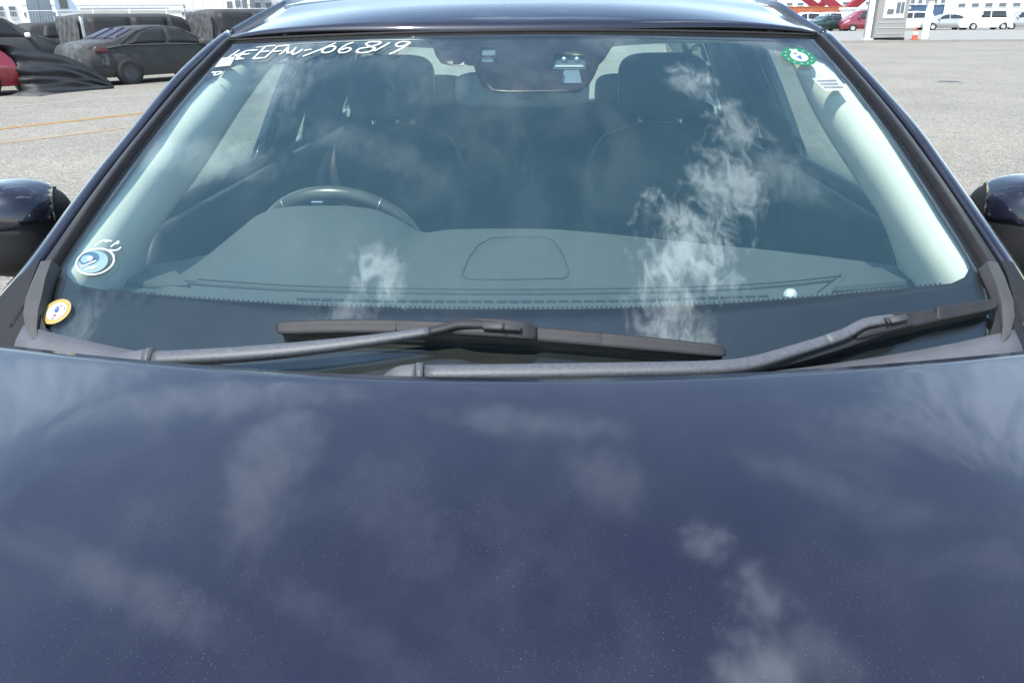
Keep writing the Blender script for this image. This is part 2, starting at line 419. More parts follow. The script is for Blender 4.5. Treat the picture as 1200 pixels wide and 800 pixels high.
def grid(rows, closed_u=False, closed_v=False):
    nr, nc = len(rows), len(rows[0])
    vs = [v for r in rows for v in r]
    fs = []
    for i in range(nr if closed_v else nr-1):
        for j in range(nc if closed_u else nc-1):
            a = i*nc+j; b = i*nc+(j+1) % nc; c = ((i+1) % nr)*nc+(j+1) % nc; d = ((i+1) % nr)*nc+j
            fs.append((a, b, c, d))
    return vs, fs
def gobj(name, rows, mat, parent=None, cu=False, cv=False, cap=False, flip=False, **k):
    vs, fs = grid(rows, cu, cv)
    nc = len(rows[0])
    if cap:
        fs.append(tuple(range(nc))[::-1]); fs.append(tuple(range((len(rows)-1)*nc, len(rows)*nc)))
    if flip: fs = [f[::-1] for f in fs]
    return mk(name, vs, fs, mat, parent, **k)
def box(name, c, s, mat, parent=None, bevel=0.0, rz=0.0, rx=0.0, smooth=False, **k):
    m3 = Matrix.Rotation(rz, 3, 'Z') @ Matrix.Rotation(rx, 3, 'X')
    vs = [Vector(c) + m3 @ Vector((a*s[0]/2, b*s[1]/2, d*s[2]/2)) for d in (-1, 1) for b in (-1, 1) for a in (-1, 1)]
    fs = [(0, 2, 3, 1), (4, 5, 7, 6), (0, 1, 5, 4), (2, 6, 7, 3), (0, 4, 6, 2), (1, 3, 7, 5)]
    return mk(name, vs, fs, mat, parent, smooth=smooth, bevel=bevel, origin=c, **k)
def tube_rows(pts, rad, n=10, closed=False):
    pts = [Vector(p) for p in pts]
    rows = []
    N = len(pts)
    up = None
    for i, p in enumerate(pts):
        a = pts[(i-1) % N] if (closed or i > 0) else pts[i]
        b = pts[(i+1) % N] if (closed or i < N-1) else pts[i]
        t = (b-a).normalized()
        if up is None:
            up = t.orthogonal().normalized()
        up = (up - t*up.dot(t)).normalized()
        w = t.cross(up)
        r = rad[i] if isinstance(rad, (list, tuple)) else rad
        rows.append([p + (up*math.cos(2*math.pi*k/n) + w*math.sin(2*math.pi*k/n))*r for k in range(n)])
    return rows
def tube(name, pts, rad, mat, parent=None, n=10, closed=False, **k):
    return gobj(name, tube_rows(pts, rad, n, closed), mat, parent, cu=True, cv=closed, cap=not closed, **k)
def lathe(prof, n=24, axis='z', c=(0, 0, 0)):
    rows = []
    for k in range(n):
        a = 2*math.pi*k/n
        row = []
        for r, h in prof:
            if axis == 'z': row.append(Vector((c[0]+r*math.cos(a), c[1]+r*math.sin(a), c[2]+h)))
            elif axis == 'x': row.append(Vector((c[0]+h, c[1]+r*math.cos(a), c[2]+r*math.sin(a))))
            else: row.append(Vector((c[0]+r*math.cos(a), c[1]+h, c[2]+r*math.sin(a))))
        rows.append(row)
    return rows
def superbox(c, h, e=0.35, nu=20, nv=28, e2=None):
    """superellipsoid rows: a soft rounded box with half sizes h"""
    e2 = e if e2 is None else e2
    f = lambda w, p: math.copysign(abs(w)**p, w)
    rows = []
    for i in range(nu+1):
        a = -math.pi/2 + math.pi*i/nu
        row = []
        for j in range(nv):
            b = 2*math.pi*j/nv
            row.append(Vector((c[0]+h[0]*f(math.cos(a), e)*f(math.cos(b), e2), c[1]+h[1]*f(math.cos(a), e)*f(math.sin(b), e2), c[2]+h[2]*f(math.sin(a), e))))
        rows.append(row)
    return rows
def sstep(x, a, b):
    t = min(1, max(0, (x-a)/(b-a))); return t*t*(3-2*t)
def interp(x, xs, ys):
    return float(np.interp(x, xs, ys))
def spline(pts, n):
    """Catmull-Rom through points"""
    P = [np.array(p, float) for p in pts]
    P = [2*P[0]-P[1]] + P + [2*P[-1]-P[-2]]
    out = []
    seg = len(P)-3
    for k in range(n):
        t = k/(n-1)*seg; i = min(int(t), seg-1); t -= i
        a, b, c, d = P[i:i+4]
        out.append(0.5*((2*b)+(c-a)*t+(2*a-5*b+4*c-d)*t*t+(3*b-a-3*c+d)*t**3))
    return out
def inpoly(p, poly):
    x, y = p; c = False; n = len(poly)
    for i in range(n):
        x1, y1 = poly[i]; x2, y2 = poly[(i+1) % n]
        if (y1 > y) != (y2 > y) and x < (x2-x1)*(y-y1)/(y2-y1)+x1: c = not c
    return c
def patch(poly, holes, fn, step):
    """triangulated sheet over a 2D outline with holes, fn maps (a, b) to 3D"""
    vs, es = [], []
    for lp in [poly]+list(holes):
        # resample the loop
        q = []
        for i in range(len(lp)):
            a, b = np.array(lp[i]), np.array(lp[(i+1) % len(lp)])
            k = max(1, int(np.linalg.norm(b-a)/step))
            for j in range(k): q.append(tuple(a+(b-a)*j/k))
        s = len(vs); vs += q; es += [(s+i, s+(i+1) % len(q)) for i in range(len(q))]
    xs = [p[0] for p in poly]; ys = [p[1] for p in poly]
    nx = int((max(xs)-min(xs))/step); ny = int((max(ys)-min(ys))/step)
    for i in range(1, nx):
        for j in range(1, ny):
            p = (min(xs)+(max(xs)-min(xs))*(i+0.07*(j % 2))/nx, min(ys)+(max(ys)-min(ys))*j/ny)
            if inpoly(p, poly) and not any(inpoly(p, h) for h in holes): vs.append(p)
    ov, oe, of, *_ = delaunay_2d_cdt([Vector(v) for v in vs], es, [], 0, 1e-6)
    fs = []
    for f in of:
        c = (sum(ov[i][0] for i in f)/len(f), sum(ov[i][1] for i in f)/len(f))
        if inpoly(c, poly) and not any(inpoly(c, h) for h in holes): fs.append(tuple(f))
    used = sorted({i for f in fs for i in f}); mp = {k: i for i, k in enumerate(used)}
    return [fn(ov[i][0], ov[i][1]) for i in used], [tuple(mp[i] for i in f) for f in fs]

# ------------------------------------------------------------------ reading directions off the photograph
def ray(u, v): return _f + (u-600)/FPX*_r + (400-v)/FPX*_u
def at_z(u, v, z=0.0):
    d = ray(u, v); return Vector(CAM + d*(z-CAM[2])/d[2])
def at_y(u, v, y):
    d = ray(u, v); return Vector(CAM + d*(y-CAM[1])/d[1])
def at_side(u, v, sg, x0=0.80, k=0.4545):
    """meets the leaning side of the car's cabin, sg -1 or 1"""
    d = ray(u, v); n = np.array([sg, 0, k]); return Vector(CAM + d*((x0+k*1.16-CAM@n)/(d@n)))
GQ = dict(y0=0.8895, z0=1.132, y1=1.7133, z1=1.5528, w0=0.735, w1=0.6307, k0=0.1386, k1=0.0557, m0=-0.0306, m1=0.0148, bw=0.0095, bz=0.0156)
def _gl(s, t):
    g = GQ; b = 4*t*(1-t)
    w = g['w0']+(g['w1']-g['w0'])*t+g['bw']*b
    return np.array([s*w, g['y0']+(g['y1']-g['y0'])*t+(g['k0']+(g['k1']-g['k0'])*t)*s*s,
                     g['z0']+(g['z1']-g['z0'])*t+g['bz']*b-(g['m0']+(g['m1']-g['m0'])*t)*s*s])
def g_nrm(s, t):
    a = _gl(s+1e-3, t)-_gl(s-1e-3, t); b = _gl(s, t+1e-3)-_gl(s, t-1e-3)
    n = np.cross(a, b); return n/np.linalg.norm(n)
def glp(s, t, h=0.0):
    p = _gl(s, t)
    if h: p = p + g_nrm(s, t)*h
    return Vector(p)
def on_glass(u, v, h=0.0):
    """(s, t) where the sight line meets the windshield surface raised by h"""
    d = ray(u, v); x = np.array([(u-612)/560.0, min(1, max(0, (400-v)/360)), 1.2])
    fn = lambda x: _gl(x[0], x[1]) + (g_nrm(x[0], x[1])*h if h else 0) - CAM - d*x[2]
    for _ in range(8):
        r = fn(x)
        J = np.array([(fn(x+1e-5*e)-r)/1e-5 for e in np.eye(3)]).T
        x = x - np.linalg.solve(J, r)
    return x[0], x[1]
def gpx(u, v, h=0.0):
    s, t = on_glass(u, v, h); return glp(s, t, h)

# ================================================================== THE GROUND
def flat(name, poly, z, mat, parent=None, **k):
    return mk(name, [(x, y, z) for x, y in poly], [tuple(range(len(poly)))], mat, parent, smooth=False, **k)
tag(flat('asphalt_ground', [(-600, -200), (600, -200), (600, 1500), (-600, 1500)], 0.0, 'asphalt'), kind='structure')
LD = Vector((0.52, 0.854, 0)).normalized(); LN = Vector((LD.y, -LD.x, 0))
def stripe(name, p, length0, length1, w, mat):
    a = p+LD*length0; b = p+LD*length1
    n = max(1, int((length1-length0)/0.5))
    vs, fs = [], []
    rnd = random.Random(int(w*1000)+int(p.x*10))
    for i in range(n+1):
        c = a+(b-a)*i/n
        for sd in (-1, 1):
            q = c+LN*sd*(w/2+rnd.uniform(-0.008, 0.008)); vs.append((q.x, q.y, 0.004))
        if i: fs.append((2*i-2, 2*i-1, 2*i+1, 2*i))
    return tag(mk(name, vs, fs, mat, smooth=False), kind='structure')
stripe('painted_orange_line', at_z(85, 142), -14, 60, 0.20, 'orangeline')
stripe('painted_white_line', at_z(75, 159), -14, 45, 0.15, 'paleline')
stripe('painted_white_line', at_z(100, 117.5), -16, 40, 0.17, 'whiteline')
# drain cover on the right
c = at_z(1112, 96.5)
mh = empty('drain_cover', (c.x, c.y, 0)); tag(mh, 'thin pale drain cover let into the open asphalt', 'drain cover')
mk('frame', [v for r in lathe([(0.36, 0.004), (0.36, 0.016), (0.29, 0.016), (0.29, 0.004)], 28, 'z', (c.x, c.y, 0)) for v in r],
   grid(lathe([(0.36, 0.004), (0.36, 0.016), (0.29, 0.016), (0.29, 0.004)], 28), closed_v=True)[1], 'whiteline', mh)
mk('lid', [(c.x+0.288*math.cos(a*math.pi/14), c.y+0.288*math.sin(a*math.pi/14), 0.011) for a in range(28)], [tuple(range(28))], 'trimgrey', mh, smooth=False)

# ================================================================== THE SUV
car = empty('parked_suv', (0, 2.0, 0))
tag(car, 'dark navy SUV seen over its hood, white handwriting on the windshield', 'car')

# ---- hood
def hood_rear(x): return 0.82+0.13*(x/0.735)**2
def hood_pt(s, d):
    """s -1..1 across, d 0 rear .. 1 nose"""
    hw = 0.815-0.10*d**2
    x = s*hw
    yr = hood_rear(s*0.815)
    yf = -0.13+0.22*s*s*0.9
    y = yr+(yf-yr)*d
    e = (yr-y)
    z = 1.182-0.075*e-0.115*e*e-0.045*abs(s)**3.2*(0.35+0.65*min(1, e/0.5))
    z += 0.005*math.exp(-((abs(s)-0.62)/0.09)**2)*sstep(e, 0.02, 0.3)
    z -= 0.05*sstep(d, 0.88, 1.0)
    return V(x, y, z)
rows = []
for i in range(-3, 41):
    row = []
    for j in range(61):
        s = -1+2*j/60
        if i < 0:
            p = hood_pt(s, 0.0); k = -i
            p = p + V(0, 0.004*math.sin(k*0.6), -0.004*(k*k)*0.7)
        else:
            p = hood_pt(s, (i/40)**1.15)
        row.append(p)
    rows.append(row)
rows = rows[:3][::-1][::-1] and ([rows[0], rows[1], rows[2]] + rows[3:])
gobj('hood', rows, 'paint', car, flip=False, thick=0.004, off=-1.0)

# ---- windshield glass
def smax(t): return 1-0.08*max(0, (0.13-t)/0.15)**1.4      # rounded lower corners
ws = gobj('windshield', [[glp((-1+2*j/48)*smax(-0.02+1.02*i/36), -0.02+1.02*i/36) for j in range(49)] for i in range(37)], 'glass', car, thick=0.005, off=-1.0)
# ---- black ceramic band: outline of the clear area read off the photograph
clear_px = [(77, 312), (79, 323), (88, 332), (105, 337), (200, 347), (300, 354), (450, 360), (600, 362), (750, 360), (900, 352), (1000, 343),
            (1085, 335), (1115, 332), (1130, 325), (1137, 313), (1131, 300), (1100, 252), (1067, 200), (1034, 150), (995, 98), (966, 70), (940, 56), (905, 49),
            (830, 46.5), (740, 45.5), (724, 47), (716, 57), (708, 70), (702, 76), (697, 88), (690, 100), (680, 106), (660, 107.5),
            (600, 108), (575, 106.5), (565, 100), (558, 86), (555, 77), (528, 77), (517, 74), (511, 66), (507, 55), (502, 48.5), (494, 47), (430, 48), (350, 52), (300, 56), (275, 64), (255, 79),
            (220, 117), (185, 163), (150, 209), (115, 256), (88, 294)]
clear = [on_glass(u, v, -0.0065) for u, v in clear_px]
outer = [(sg_*smax(t_)*0.998, t_) for sg_, ts_ in ((1, (-0.018, 0.0, 0.03, 0.07, 0.13, 1.0)), (-1, (1.0, 0.13, 0.07, 0.03, 0.0, -0.018))) for t_ in ts_]
win1 = [on_glass(u, v, -0.0065) for u, v in [(564, 56), (580.5, 55.5), (580.5, 65.5), (564, 65.5)]]
win2 = [on_glass(u, v, -0.0065) for u, v in [(563.5, 67), (578, 67), (578, 73), (563.5, 73)]]
win3 = [on_glass(u, v, -0.0065) for u, v in [(651, 65), (684.5, 65), (687, 81), (678.5, 81.5), (682, 97.5), (658, 97.5), (661, 81.5), (644.5, 81)]]
def stretched(h): return lambda a, b: glp(a, b, h)
vs, fs = patch(outer, [clear, win1, win2, win3], stretched(-0.0065), 0.035)
n0 = len(vs)
# the fading row of dots along the lower edge of the band
def disc_on_glass(u, v, r, h, n=6):
    s, t = on_glass(u, v, h)
    w = GQ['w0']+(GQ['w1']-GQ['w0'])*t
    return [glp(s+r/w*math.cos(2*math.pi*k/n), t+r/0.93*math.sin(2*math.pi*k/n), h) for k in range(n)]
for k in range(170):
    u = 130+k*5.75
    v = float(np.interp(u, [105, 200, 300, 450, 600, 750, 900, 1000, 1085, 1115], [337, 347, 354, 360, 362, 360, 352, 343, 335, 332]))-1.1
    ds = disc_on_glass(u, v, 0.0017, -0.0065)
    fs.append(tuple(range(len(vs), len(vs)+6))); vs += ds
mk('frit_band', vs, fs, 'frit', ws, thick=0.0006, off=-1)
gobj('haze_film', [[glp(-0.995+1.99*j/40, 0.01+0.98*i/30, -0.0085) for j in range(41)] for i in range(31)], 'film', ws)  # film layer carries the teal veil over the cabin as colour
# camera shroud behind the band
for nm, px, h, mt in [('sensor_window', [(560, 53), (584, 53), (584, 66.2), (560, 66.2)], -0.016, 'sensor'),
                      ('sensor_window', [(560, 66.3), (582, 66.3), (582, 76), (560, 76)], -0.014, 'sensor2'),
                      ('camera_window', [(646, 62), (688, 62), (691, 83), (640, 83)], -0.020, 'sensor2'),
                      ('camera_window', [(655, 80), (683, 80), (687, 100), (652, 100)], -0.022, 'sensor')]:
    mk(nm, [gpx(u, v, h) for u, v in px], [(0, 1, 2, 3)], mt, ws, smooth=False, thick=0.003)
for u in (661, 676):
    tube('camera_lens', [gpx(u, 70, -0.018), gpx(u, 69.5, -0.0095)], [0.006, 0.0045], 'satin', ws, n=14)
mk('camera_slot', [gpx(u, v, -0.0155) for u, v in [(651, 77), (683, 77), (684, 79), (650, 79)]], [(0, 1, 2, 3)], 'paper', ws, smooth=False, thick=0.001)

# ---- handwriting and stickers on the glass
def ribbon(strokes, width, h):
    vs, fs = [], []
    for st in strokes:
        P = spline(st, max(8, 5*len(st))) if len(st) > 2 else [np.array(st[0], float)+(np.array(st[1], float)-np.array(st[0], float))*k/7 for k in range(8)]
        Q = [gpx(p[0], p[1], h) for p in P]
        ST = [on_glass(p[0], p[1], h) for p in P]
        b0 = len(vs)
        for i, q in enumerate(Q):
            t = (Q[min(i+1, len(Q)-1)]-Q[max(i-1, 0)]).normalized()
            n = Vector(g_nrm(*ST[i])); sd = t.cross(n).normalized()
            w = width*(0.55 if i in (0, len(Q)-1) else 1.0)*(0.9+0.2*random.random())
            vs += [q-sd*w/2, q+sd*w/2]
            if i: fs.append((b0+2*i-2, b0+2*i-1, b0+2*i+1, b0+2*i))
    return vs, fs
def zz(pts, ox=240, oy=40, sc=4.615): return [(ox+x/sc, oy+y/sc) for x, y in pts]
writing = [
    zz([(188, 86), (150, 112), (118, 134)]), zz([(228, 90), (190, 106), (158, 116)]), zz([(160, 114), (180, 122), (196, 136)]),
    zz([(222, 90), (196, 112), (166, 138)]), zz([(222, 91), (288, 86)]), zz([(196, 112), (244, 107)]), zz([(166, 138), (214, 132)]),
    zz([(330, 66), (296, 100), (258, 136)]), zz([(330, 66), (384, 63)]), zz([(300, 97), (352, 92)]), zz([(262, 134), (324, 128)]),
    zz([(394, 66), (360, 98), (324, 130)]), zz([(394, 66), (462, 62)]), zz([(360, 97), (418, 90)]),
    zz([(452, 70), (428, 94), (404, 112)]), zz([(452, 70), (447, 92), (452, 104), (474, 92), (496, 72)]), zz([(496, 72), (478, 92), (474, 108), (498, 104), (530, 82)]),
    zz([(536, 92), (556, 86), (578, 84)]),
    zz([(708, 48), (640, 78), (570, 106), (528, 122)]),
    zz([(694, 66), (656, 74), (634, 92), (648, 102), (686, 93), (706, 74), (694, 66), (676, 69)]),
    zz([(806, 44), (764, 60), (728, 86), (732, 101), (766, 98), (790, 82), (770, 75), (738, 88)]),
    zz([(944, 44), (900, 42), (872, 54), (890, 66), (918, 76), (896, 94), (850, 102), (822, 96), (838, 80), (890, 70), (940, 56), (950, 44), (930, 40)]),
    zz([(1002, 46), (960, 70), (914, 94)]),
    zz([(1108, 44), (1066, 42), (1034, 56), (1046, 68), (1080, 62), (1112, 46), (1076, 72), (1030, 96), (996, 110)]),
]
vs, fs = ribbon(writing, 0.0048, 0.0012)
tag(mk('handwriting', vs, fs, 'white_ink', ws, smooth=False, thick=0.0004, off=0), 'white marker handwriting KE EFW - 106819')
vs, fs = ribbon([zz([(36, 208), (60, 206), (84, 204), (88, 210), (66, 220), (50, 222), (58, 208)])], 0.004, 0.0012)
mk('handwriting', vs, fs, 'white_ink', ws, smooth=False, thick=0.0004, off=0)
def sticker(name, loops, label=None):
    """loops: list of (pixel outline, material, height)"""
    vs, fs, mats, fmi = [], [], [], []
    for px, mt, h in loops:
        b = len(vs); c = (sum(p[0] for p in px)/len(px), sum(p[1] for p in px)/len(px))
        vs.append(gpx(*c, h)); vs += [gpx(u, v, h) for u, v in px]
        if mt not in mats: mats.append(mt)
        for i in range(len(px)):
            fs.append((b, b+1+(i+1) % len(px), b+1+i)); fmi.append(mats.index(mt))
    o = mk(name, vs, fs, None, ws, smooth=False, mats=mats, fmi=fmi)
    if label: o['label'] = label
    return o
def ell(cx, cy, a, b, ang, n=28):
    return [(cx+a*math.cos(t)*math.cos(ang)-b*math.sin(t)*math.sin(ang), cy+a*math.cos(t)*math.sin(ang)+b*math.sin(t)*math.cos(ang))
            for t in [2*math.pi*k/n for k in range(n)]]
def rect(x, y, w, h): return [(x, y), (x+w, y), (x+w, y+h), (x, y+h)]
# green round one near the far top corner
gA, gB, gC = 936, 66.5, R(14)
lp = [(ell(gA, gB, 21, 9.6, gC), 'green', 0.0010), (ell(gA+0.5, gB, 11, 5.4, gC), 'paper', 0.0014)]
for k in range(12):
    t = 2*math.pi*k/12+0.2
    q = ell(gA, gB, 16.3, 7.6, gC, 360)[int(math.degrees(t)) % 360]
    lp.append((ell(q[0], q[1], 1.1, 0.65, gC, 6), 'paper', 0.0014))
lp += [([(925, 57.5), (935, 58.5), (934, 62), (937, 65), (931, 66), (928, 62)], 'paper', 0.0018),
       ([(930, 62), (934, 62.5), (933.5, 63.6), (930, 63.2)], 'green', 0.0022),
       ([(934, 66.6), (938, 65), (939, 66), (935.5, 67.8)], 'navyink', 0.0022),
       ([(937.5, 66.5), (940, 68), (939, 69.5), (936.5, 68)], 'navyink', 0.0022)]
sticker('sticker', lp, 'green ring sticker with a white centre')
# white slip with rows of small print, leaning with the glass
def quadmap(q):
    def f(a, b):
        x = (1-a)*(1-b)*q[0][0]+a*(1-b)*q[1][0]+a*b*q[2][0]+(1-a)*b*q[3][0]
        y = (1-a)*(1-b)*q[0][1]+a*(1-b)*q[1][1]+a*b*q[2][1]+(1-a)*b*q[3][1]
        return (x, y)
    return f
qm = quadmap([(951.5, 92), (981, 91), (993, 106), (967, 106.5)])
lp = [([qm(0, 0), qm(1, 0), qm(1, 1), qm(0, 1)], 'paper', 0.0010)]
rnd = random.Random(3)
for b in (0.16, 0.42, 0.68):
    a = 0.1
    while a < 0.86:
        w = rnd.uniform(0.035, 0.08)
        lp.append(([qm(a, b), qm(a+w, b), qm(a+w, b+0.15), qm(a, b+0.15)], 'grey_ink', 0.0014)); a += w+rnd.uniform(0.03, 0.06)
sticker('sticker', lp, 'white paper slip with three rows of small print')
# plain white label at the start of the handwriting
qm = quadmap([(260, 68), (276, 66.5), (270, 77), (251.5, 79)])
lp = [([qm(0, 0), qm(1, 0), qm(1, 1), qm(0, 1)], 'paper', 0.0008)]
for a, b, w in [(0.2, 0.25, 0.5), (0.25, 0.55, 0.35)]:
    lp.append(([qm(a, b), qm(a+w, b), qm(a+w, b+0.1), qm(a, b+0.1)], 'paleblue', 0.0010))
sticker('sticker', lp, 'small plain white label below the handwriting')
# blue and white round sticker ringed in marker
cA, cB, cC = 108, 307, R(-14)
lp = [(ell(cA, cB, 19, 12.5, cC), 'paleblue', 0.0008), (ell(104.5, 303, 12, 7.5, cC), 'blue', 0.0012), (ell(101.5, 303.5, 7, 4.6, cC), 'paleblue', 0.0015),
      (ell(105.5, 302.5, 3.5, 2.6, cC), 'paper', 0.0018)]
lp += [(quad, 'paper', 0.0016) for quad in ([(94, 312), (112, 304.5), (113, 306), (95, 313.6)], [(99, 316), (110, 311), (111, 312.4), (100, 317.5)], [(106, 314.5), (114, 311), (115, 312.5), (107, 316)])]
lp += [(quad, 'blue', 0.0019) for quad in ([(108, 303), (112, 301.5), (112.3, 302.7), (108.5, 304.2)], [(99, 308), (105, 305.7), (105.4, 306.8), (99.4, 309.2)])]
sticker('sticker', lp, 'blue and white round sticker circled in white marker')
ring = ell(cA+3.5, cB-0.5, 22.5, 14.6, cC, 26)
vs, fs = ribbon([ring+[ring[0], ring[1]], [(110.5, 288), (116, 284.5), (121, 281.5), (126, 282), (131, 282.6)], [(120, 281.2), (126, 283.4)],
                 [(139.5, 282), (134, 286), (129.5, 289.5)], [(140, 284), (136, 286.2)], [(127.5, 292.5), (132, 293.5), (138, 292.5), (142, 289.5)]], 0.0030, 0.0024)
mk('handwriting', vs, fs, 'white_ink', ws, smooth=False, thick=0.0004, off=0)
# yellow oval low on the band
lp = [(ell(66, 365, 19.5, 12, R(-34)), 'yellow', 0.0008), (ell(66.3, 364.6, 13.5, 8.3, R(-34)), 'paper', 0.0012),
      (ell(66.5, 362.6, 3.8, 2.2, R(-60)), 'navyink', 0.0016), (ell(66.2, 361.6, 1.4, 1.0, 0, 10), 'paleblue', 0.0019), (ell(64, 369.3, 1.7, 1.3, 0, 10), 'redink', 0.0016)]
lp += [(quad, 'grey_ink', 0.0016) for quad in ([(60, 373), (63, 372), (63.2, 372.8), (60.4, 373.7)], [(70, 357.6), (73, 358.5), (72.8, 359.3), (69.9, 358.4)], [(74.5, 362), (76, 360), (76.7, 360.4), (75.2, 362.5)])]
sticker('sticker', lp, 'yellow oval sticker with a white middle on the black band')

# ---- antenna strip inside the far top corner
def bar(name, pts, mat, parent, prof, **k):
    """pts: (pixel u, v, height above glass, width, thickness); prof: outline in (across, up) units"""
    rows = []
    C = [gpx(u, v, h) for u, v, h, w, th in pts]
    for i, (u, v, h, w, th) in enumerate(pts):
        t = (C[min(i+1, len(C)-1)]-C[max(i-1, 0)]).normalized()
        n = Vector(g_nrm(*on_glass(u, v, h))); n = (n-t*n.dot(t)).normalized()
        sd = n.cross(t)
        if sd.y < 0: sd = -sd            # towards the roof
        rows.append([C[i]+sd*(a*w/2)+n*(b*th/2) for a, b in prof])
    return gobj(name, rows, mat, parent, cu=True, cap=True, **k)
OVAL = [(math.cos(a*math.pi/6), math.sin(a*math.pi/6)) for a in range(12)]
bar('antenna_strip', [(979, 82, -0.012, 0.010, 0.008), (985, 89, -0.012, 0.013, 0.010), (991, 97, -0.012, 0.009, 0.008)], 'black', ws, OVAL)
bar('antenna_strip', [(986, 87, -0.009, 0.003, 0.003), (1000, 106, -0.009, 0.003, 0.003), (1016, 127, -0.009, 0.003, 0.003)], 'black', ws, OVAL)
bar('antenna_strip', [(243, 94, -0.010, 0.006, 0.006), (249, 88, -0.010, 0.008, 0.007), (256, 80, -0.010, 0.005, 0.005)], 'black', ws, OVAL)

# ---- A pillars and side mouldings
outL = [(0, 347), (36, 305), (85, 240), (118, 198), (150, 160), (200, 98), (242, 58), (270, 37)]
inL = [(52, 347), (62, 305), (110, 240), (140, 198), (167, 160), (222, 98), (261, 58), (271, 47)]
outR = [(1210, 345), (1187, 305), (1140, 240), (1106, 193), (1076, 152), (1040, 112), (1000, 70), (970, 40)]
inR = [(1167, 347), (1156, 305), (1112, 240), (1083, 195), (1055, 152), (1021, 112), (985, 70), (961, 43)]
roofL = [(288, 41), (306, 26), (330, 10), (345, 3)]
roofR = [(944, 38), (924, 22), (903, 8), (888, 2)]
ROOF_REAR = [(0.655, 2.75, 1.652), (0.648, 3.25, 1.645), (0.635, 3.7, 1.60), (0.62, 3.98, 1.555)]
ditch_in, ditch_out = {}, {}
for sg, po, pi, pr in ((-1, outL, inL, roofL), (1, outR, inR, roofR)):
    O = [np.array(at_side(u, v, sg, 0.87)) for u, v in po]
    I = [np.array(glp(sg*1.0, on_glass(u, v, 0)[1], 0)) for u, v in pi]
    I[-1] = np.array(glp(sg, 1.0, 0))
    O.insert(0, O[0]+(O[0]-O[1])*1.2); I.insert(0, I[0]+(I[0]-I[1])*1.0)
    O = spline(O, 40); I = spline(I, 40)
    def strip(name, f0, f1, hb, ht, mat, close=True, k0=0, k1=40):
        rows = []
        for o, i in zip(O[k0:k1], I[k0:k1]):
            o, i = Vector(o), Vector(i)
            ac = (o-i); n = Vector((0.35*sg, -0.55, 0.75)).normalized()
            a, b = i+ac*f0, i+ac*f1
            rows.append([a+n*hb, a+n*(ht-0.002), a+ac*0.02+n*ht, b-ac*0.02+n*ht, b+n*(ht-0.002), b+n*hb])
        return gobj(name, rows, mat, car, cu=True, cap=True, bevel=0)
    strip('pillar_gap', 0.0, 0.98, -0.045, -0.016, 'void')
    strip('windshield_molding', -0.05, 0.25, -0.02, 0.005, 'molding')
    # body-coloured pillar: rounded over to the door side
    rows = []
    for o, i in zip(O, I):
        o, i = Vector(o), Vector(i); ac = o-i; n = Vector((0.35*sg, -0.55, 0.75)).normalized()
        sd = Vector((sg*0.9, 0.0, 0.1))
        rows.append([i+ac*0.53-n*0.02, i+ac*0.53+n*0.000, i+ac*0.57+n*0.007, i+ac*0.72+n*0.011, i+ac*0.84+n*0.009, i+ac*0.94+n*0.004, o+n*-0.004, o+Vector((0.012*sg, 0.02, -0.03)), o+Vector((0.01*sg, 0.09, -0.05)), o+Vector((-0.02*sg, 0.09, -0.05))])
    gobj('windshield_pillar', rows, 'paint2', car, cu=True, cap=True)
    # roof side: ditch moulding and rail
    Od = [O[-1]] + [np.array(at_side(u, v, sg, 0.87)) for u, v in ((po[-1], (294, 22), (326, 6), (342, 0)) if sg < 0 else (po[-1], (942, 23), (916, 6), (892, 0)))][1:]
    Id = [np.array(glp(sg*1.0, 1.008, 0.004))] + [np.array(at_side(u, v, sg, 0.805)) for u, v in pr][1:]
    Od += [np.array((sg*x, y, z)) for x, y, z in ROOF_REAR]
    Id += [np.array((sg*(x-0.055), y, z+0.014)) for x, y, z in ROOF_REAR]
    Od = spline(Od, 40); Id = spline(Id, 40)
    ditch_in[sg], ditch_out[sg] = Id, Od
    rows = []
    for o, i in zip(Od, Id):
        o, i = Vector(o), Vector(i); ac = o-i
        rows.append([i+V(0, 0, -0.03), i+V(0, 0, -0.006), i+ac*0.35+V(0, 0, -0.004), i+ac*0.62+V(0, 0, -0.004), i+ac*0.64+V(0, 0, -0.02)])
    gobj('roof_ditch_molding', rows, 'trimgrey', car)
    rows = []
    for o, i in zip(Od, Id):
        o, i = Vector(o), Vector(i); ac = o-i
        rows.append([i+ac*0.66+V(0, 0, -0.03), i+ac*0.68+V(0, 0, 0.000), i+ac*0.8+V(0, 0, 0.007), i+ac*0.93+V(0, 0, 0.004), o, o+V(0.015*sg, 0, -0.03), o+V(0.012*sg, 0, -0.06), o+V(-0.02*sg, 0, -0.06)])
    gobj('roof_side_rail', rows, 'paint2', car, cu=True, cap=True)

# ---- roof panel
def roof_mid(y):
    return interp(y, [1.72, 1.735, 1.76, 1.80, 1.86, 1.95, 2.05, 2.2, 2.4, 2.75, 3.25, 3.7, 3.98], [1.5565, 1.5635, 1.5745, 1.588, 1.603, 1.617, 1.632, 1.653, 1.675, 1.694, 1.688, 1.645, 1.60])
rows = []
for k in range(40):
    a, b = Vector(ditch_in[-1][k]), Vector(ditch_in[1][k])
    row = []
    for j in range(41):
        s = -1+2*j/40
        p = a.lerp(b, (s+1)/2)
        lead = 0.052*(1-k/39)**3*(1-s*s)
        y = p.y-lead-(0.004 if k == 0 else 0)
        ym = max(1.72, y)
        w = (1-abs(s)**2.6)
        z = p.z+(roof_mid(ym)-p.z)*w
        row.append(V(p.x, y, z))
    rows.append(row)
r0 = [p+V(0, 0.003, -0.006) for p in rows[0]]
gobj('roof', [r0]+rows, 'paint2', car, thick=0.003, off=-1)
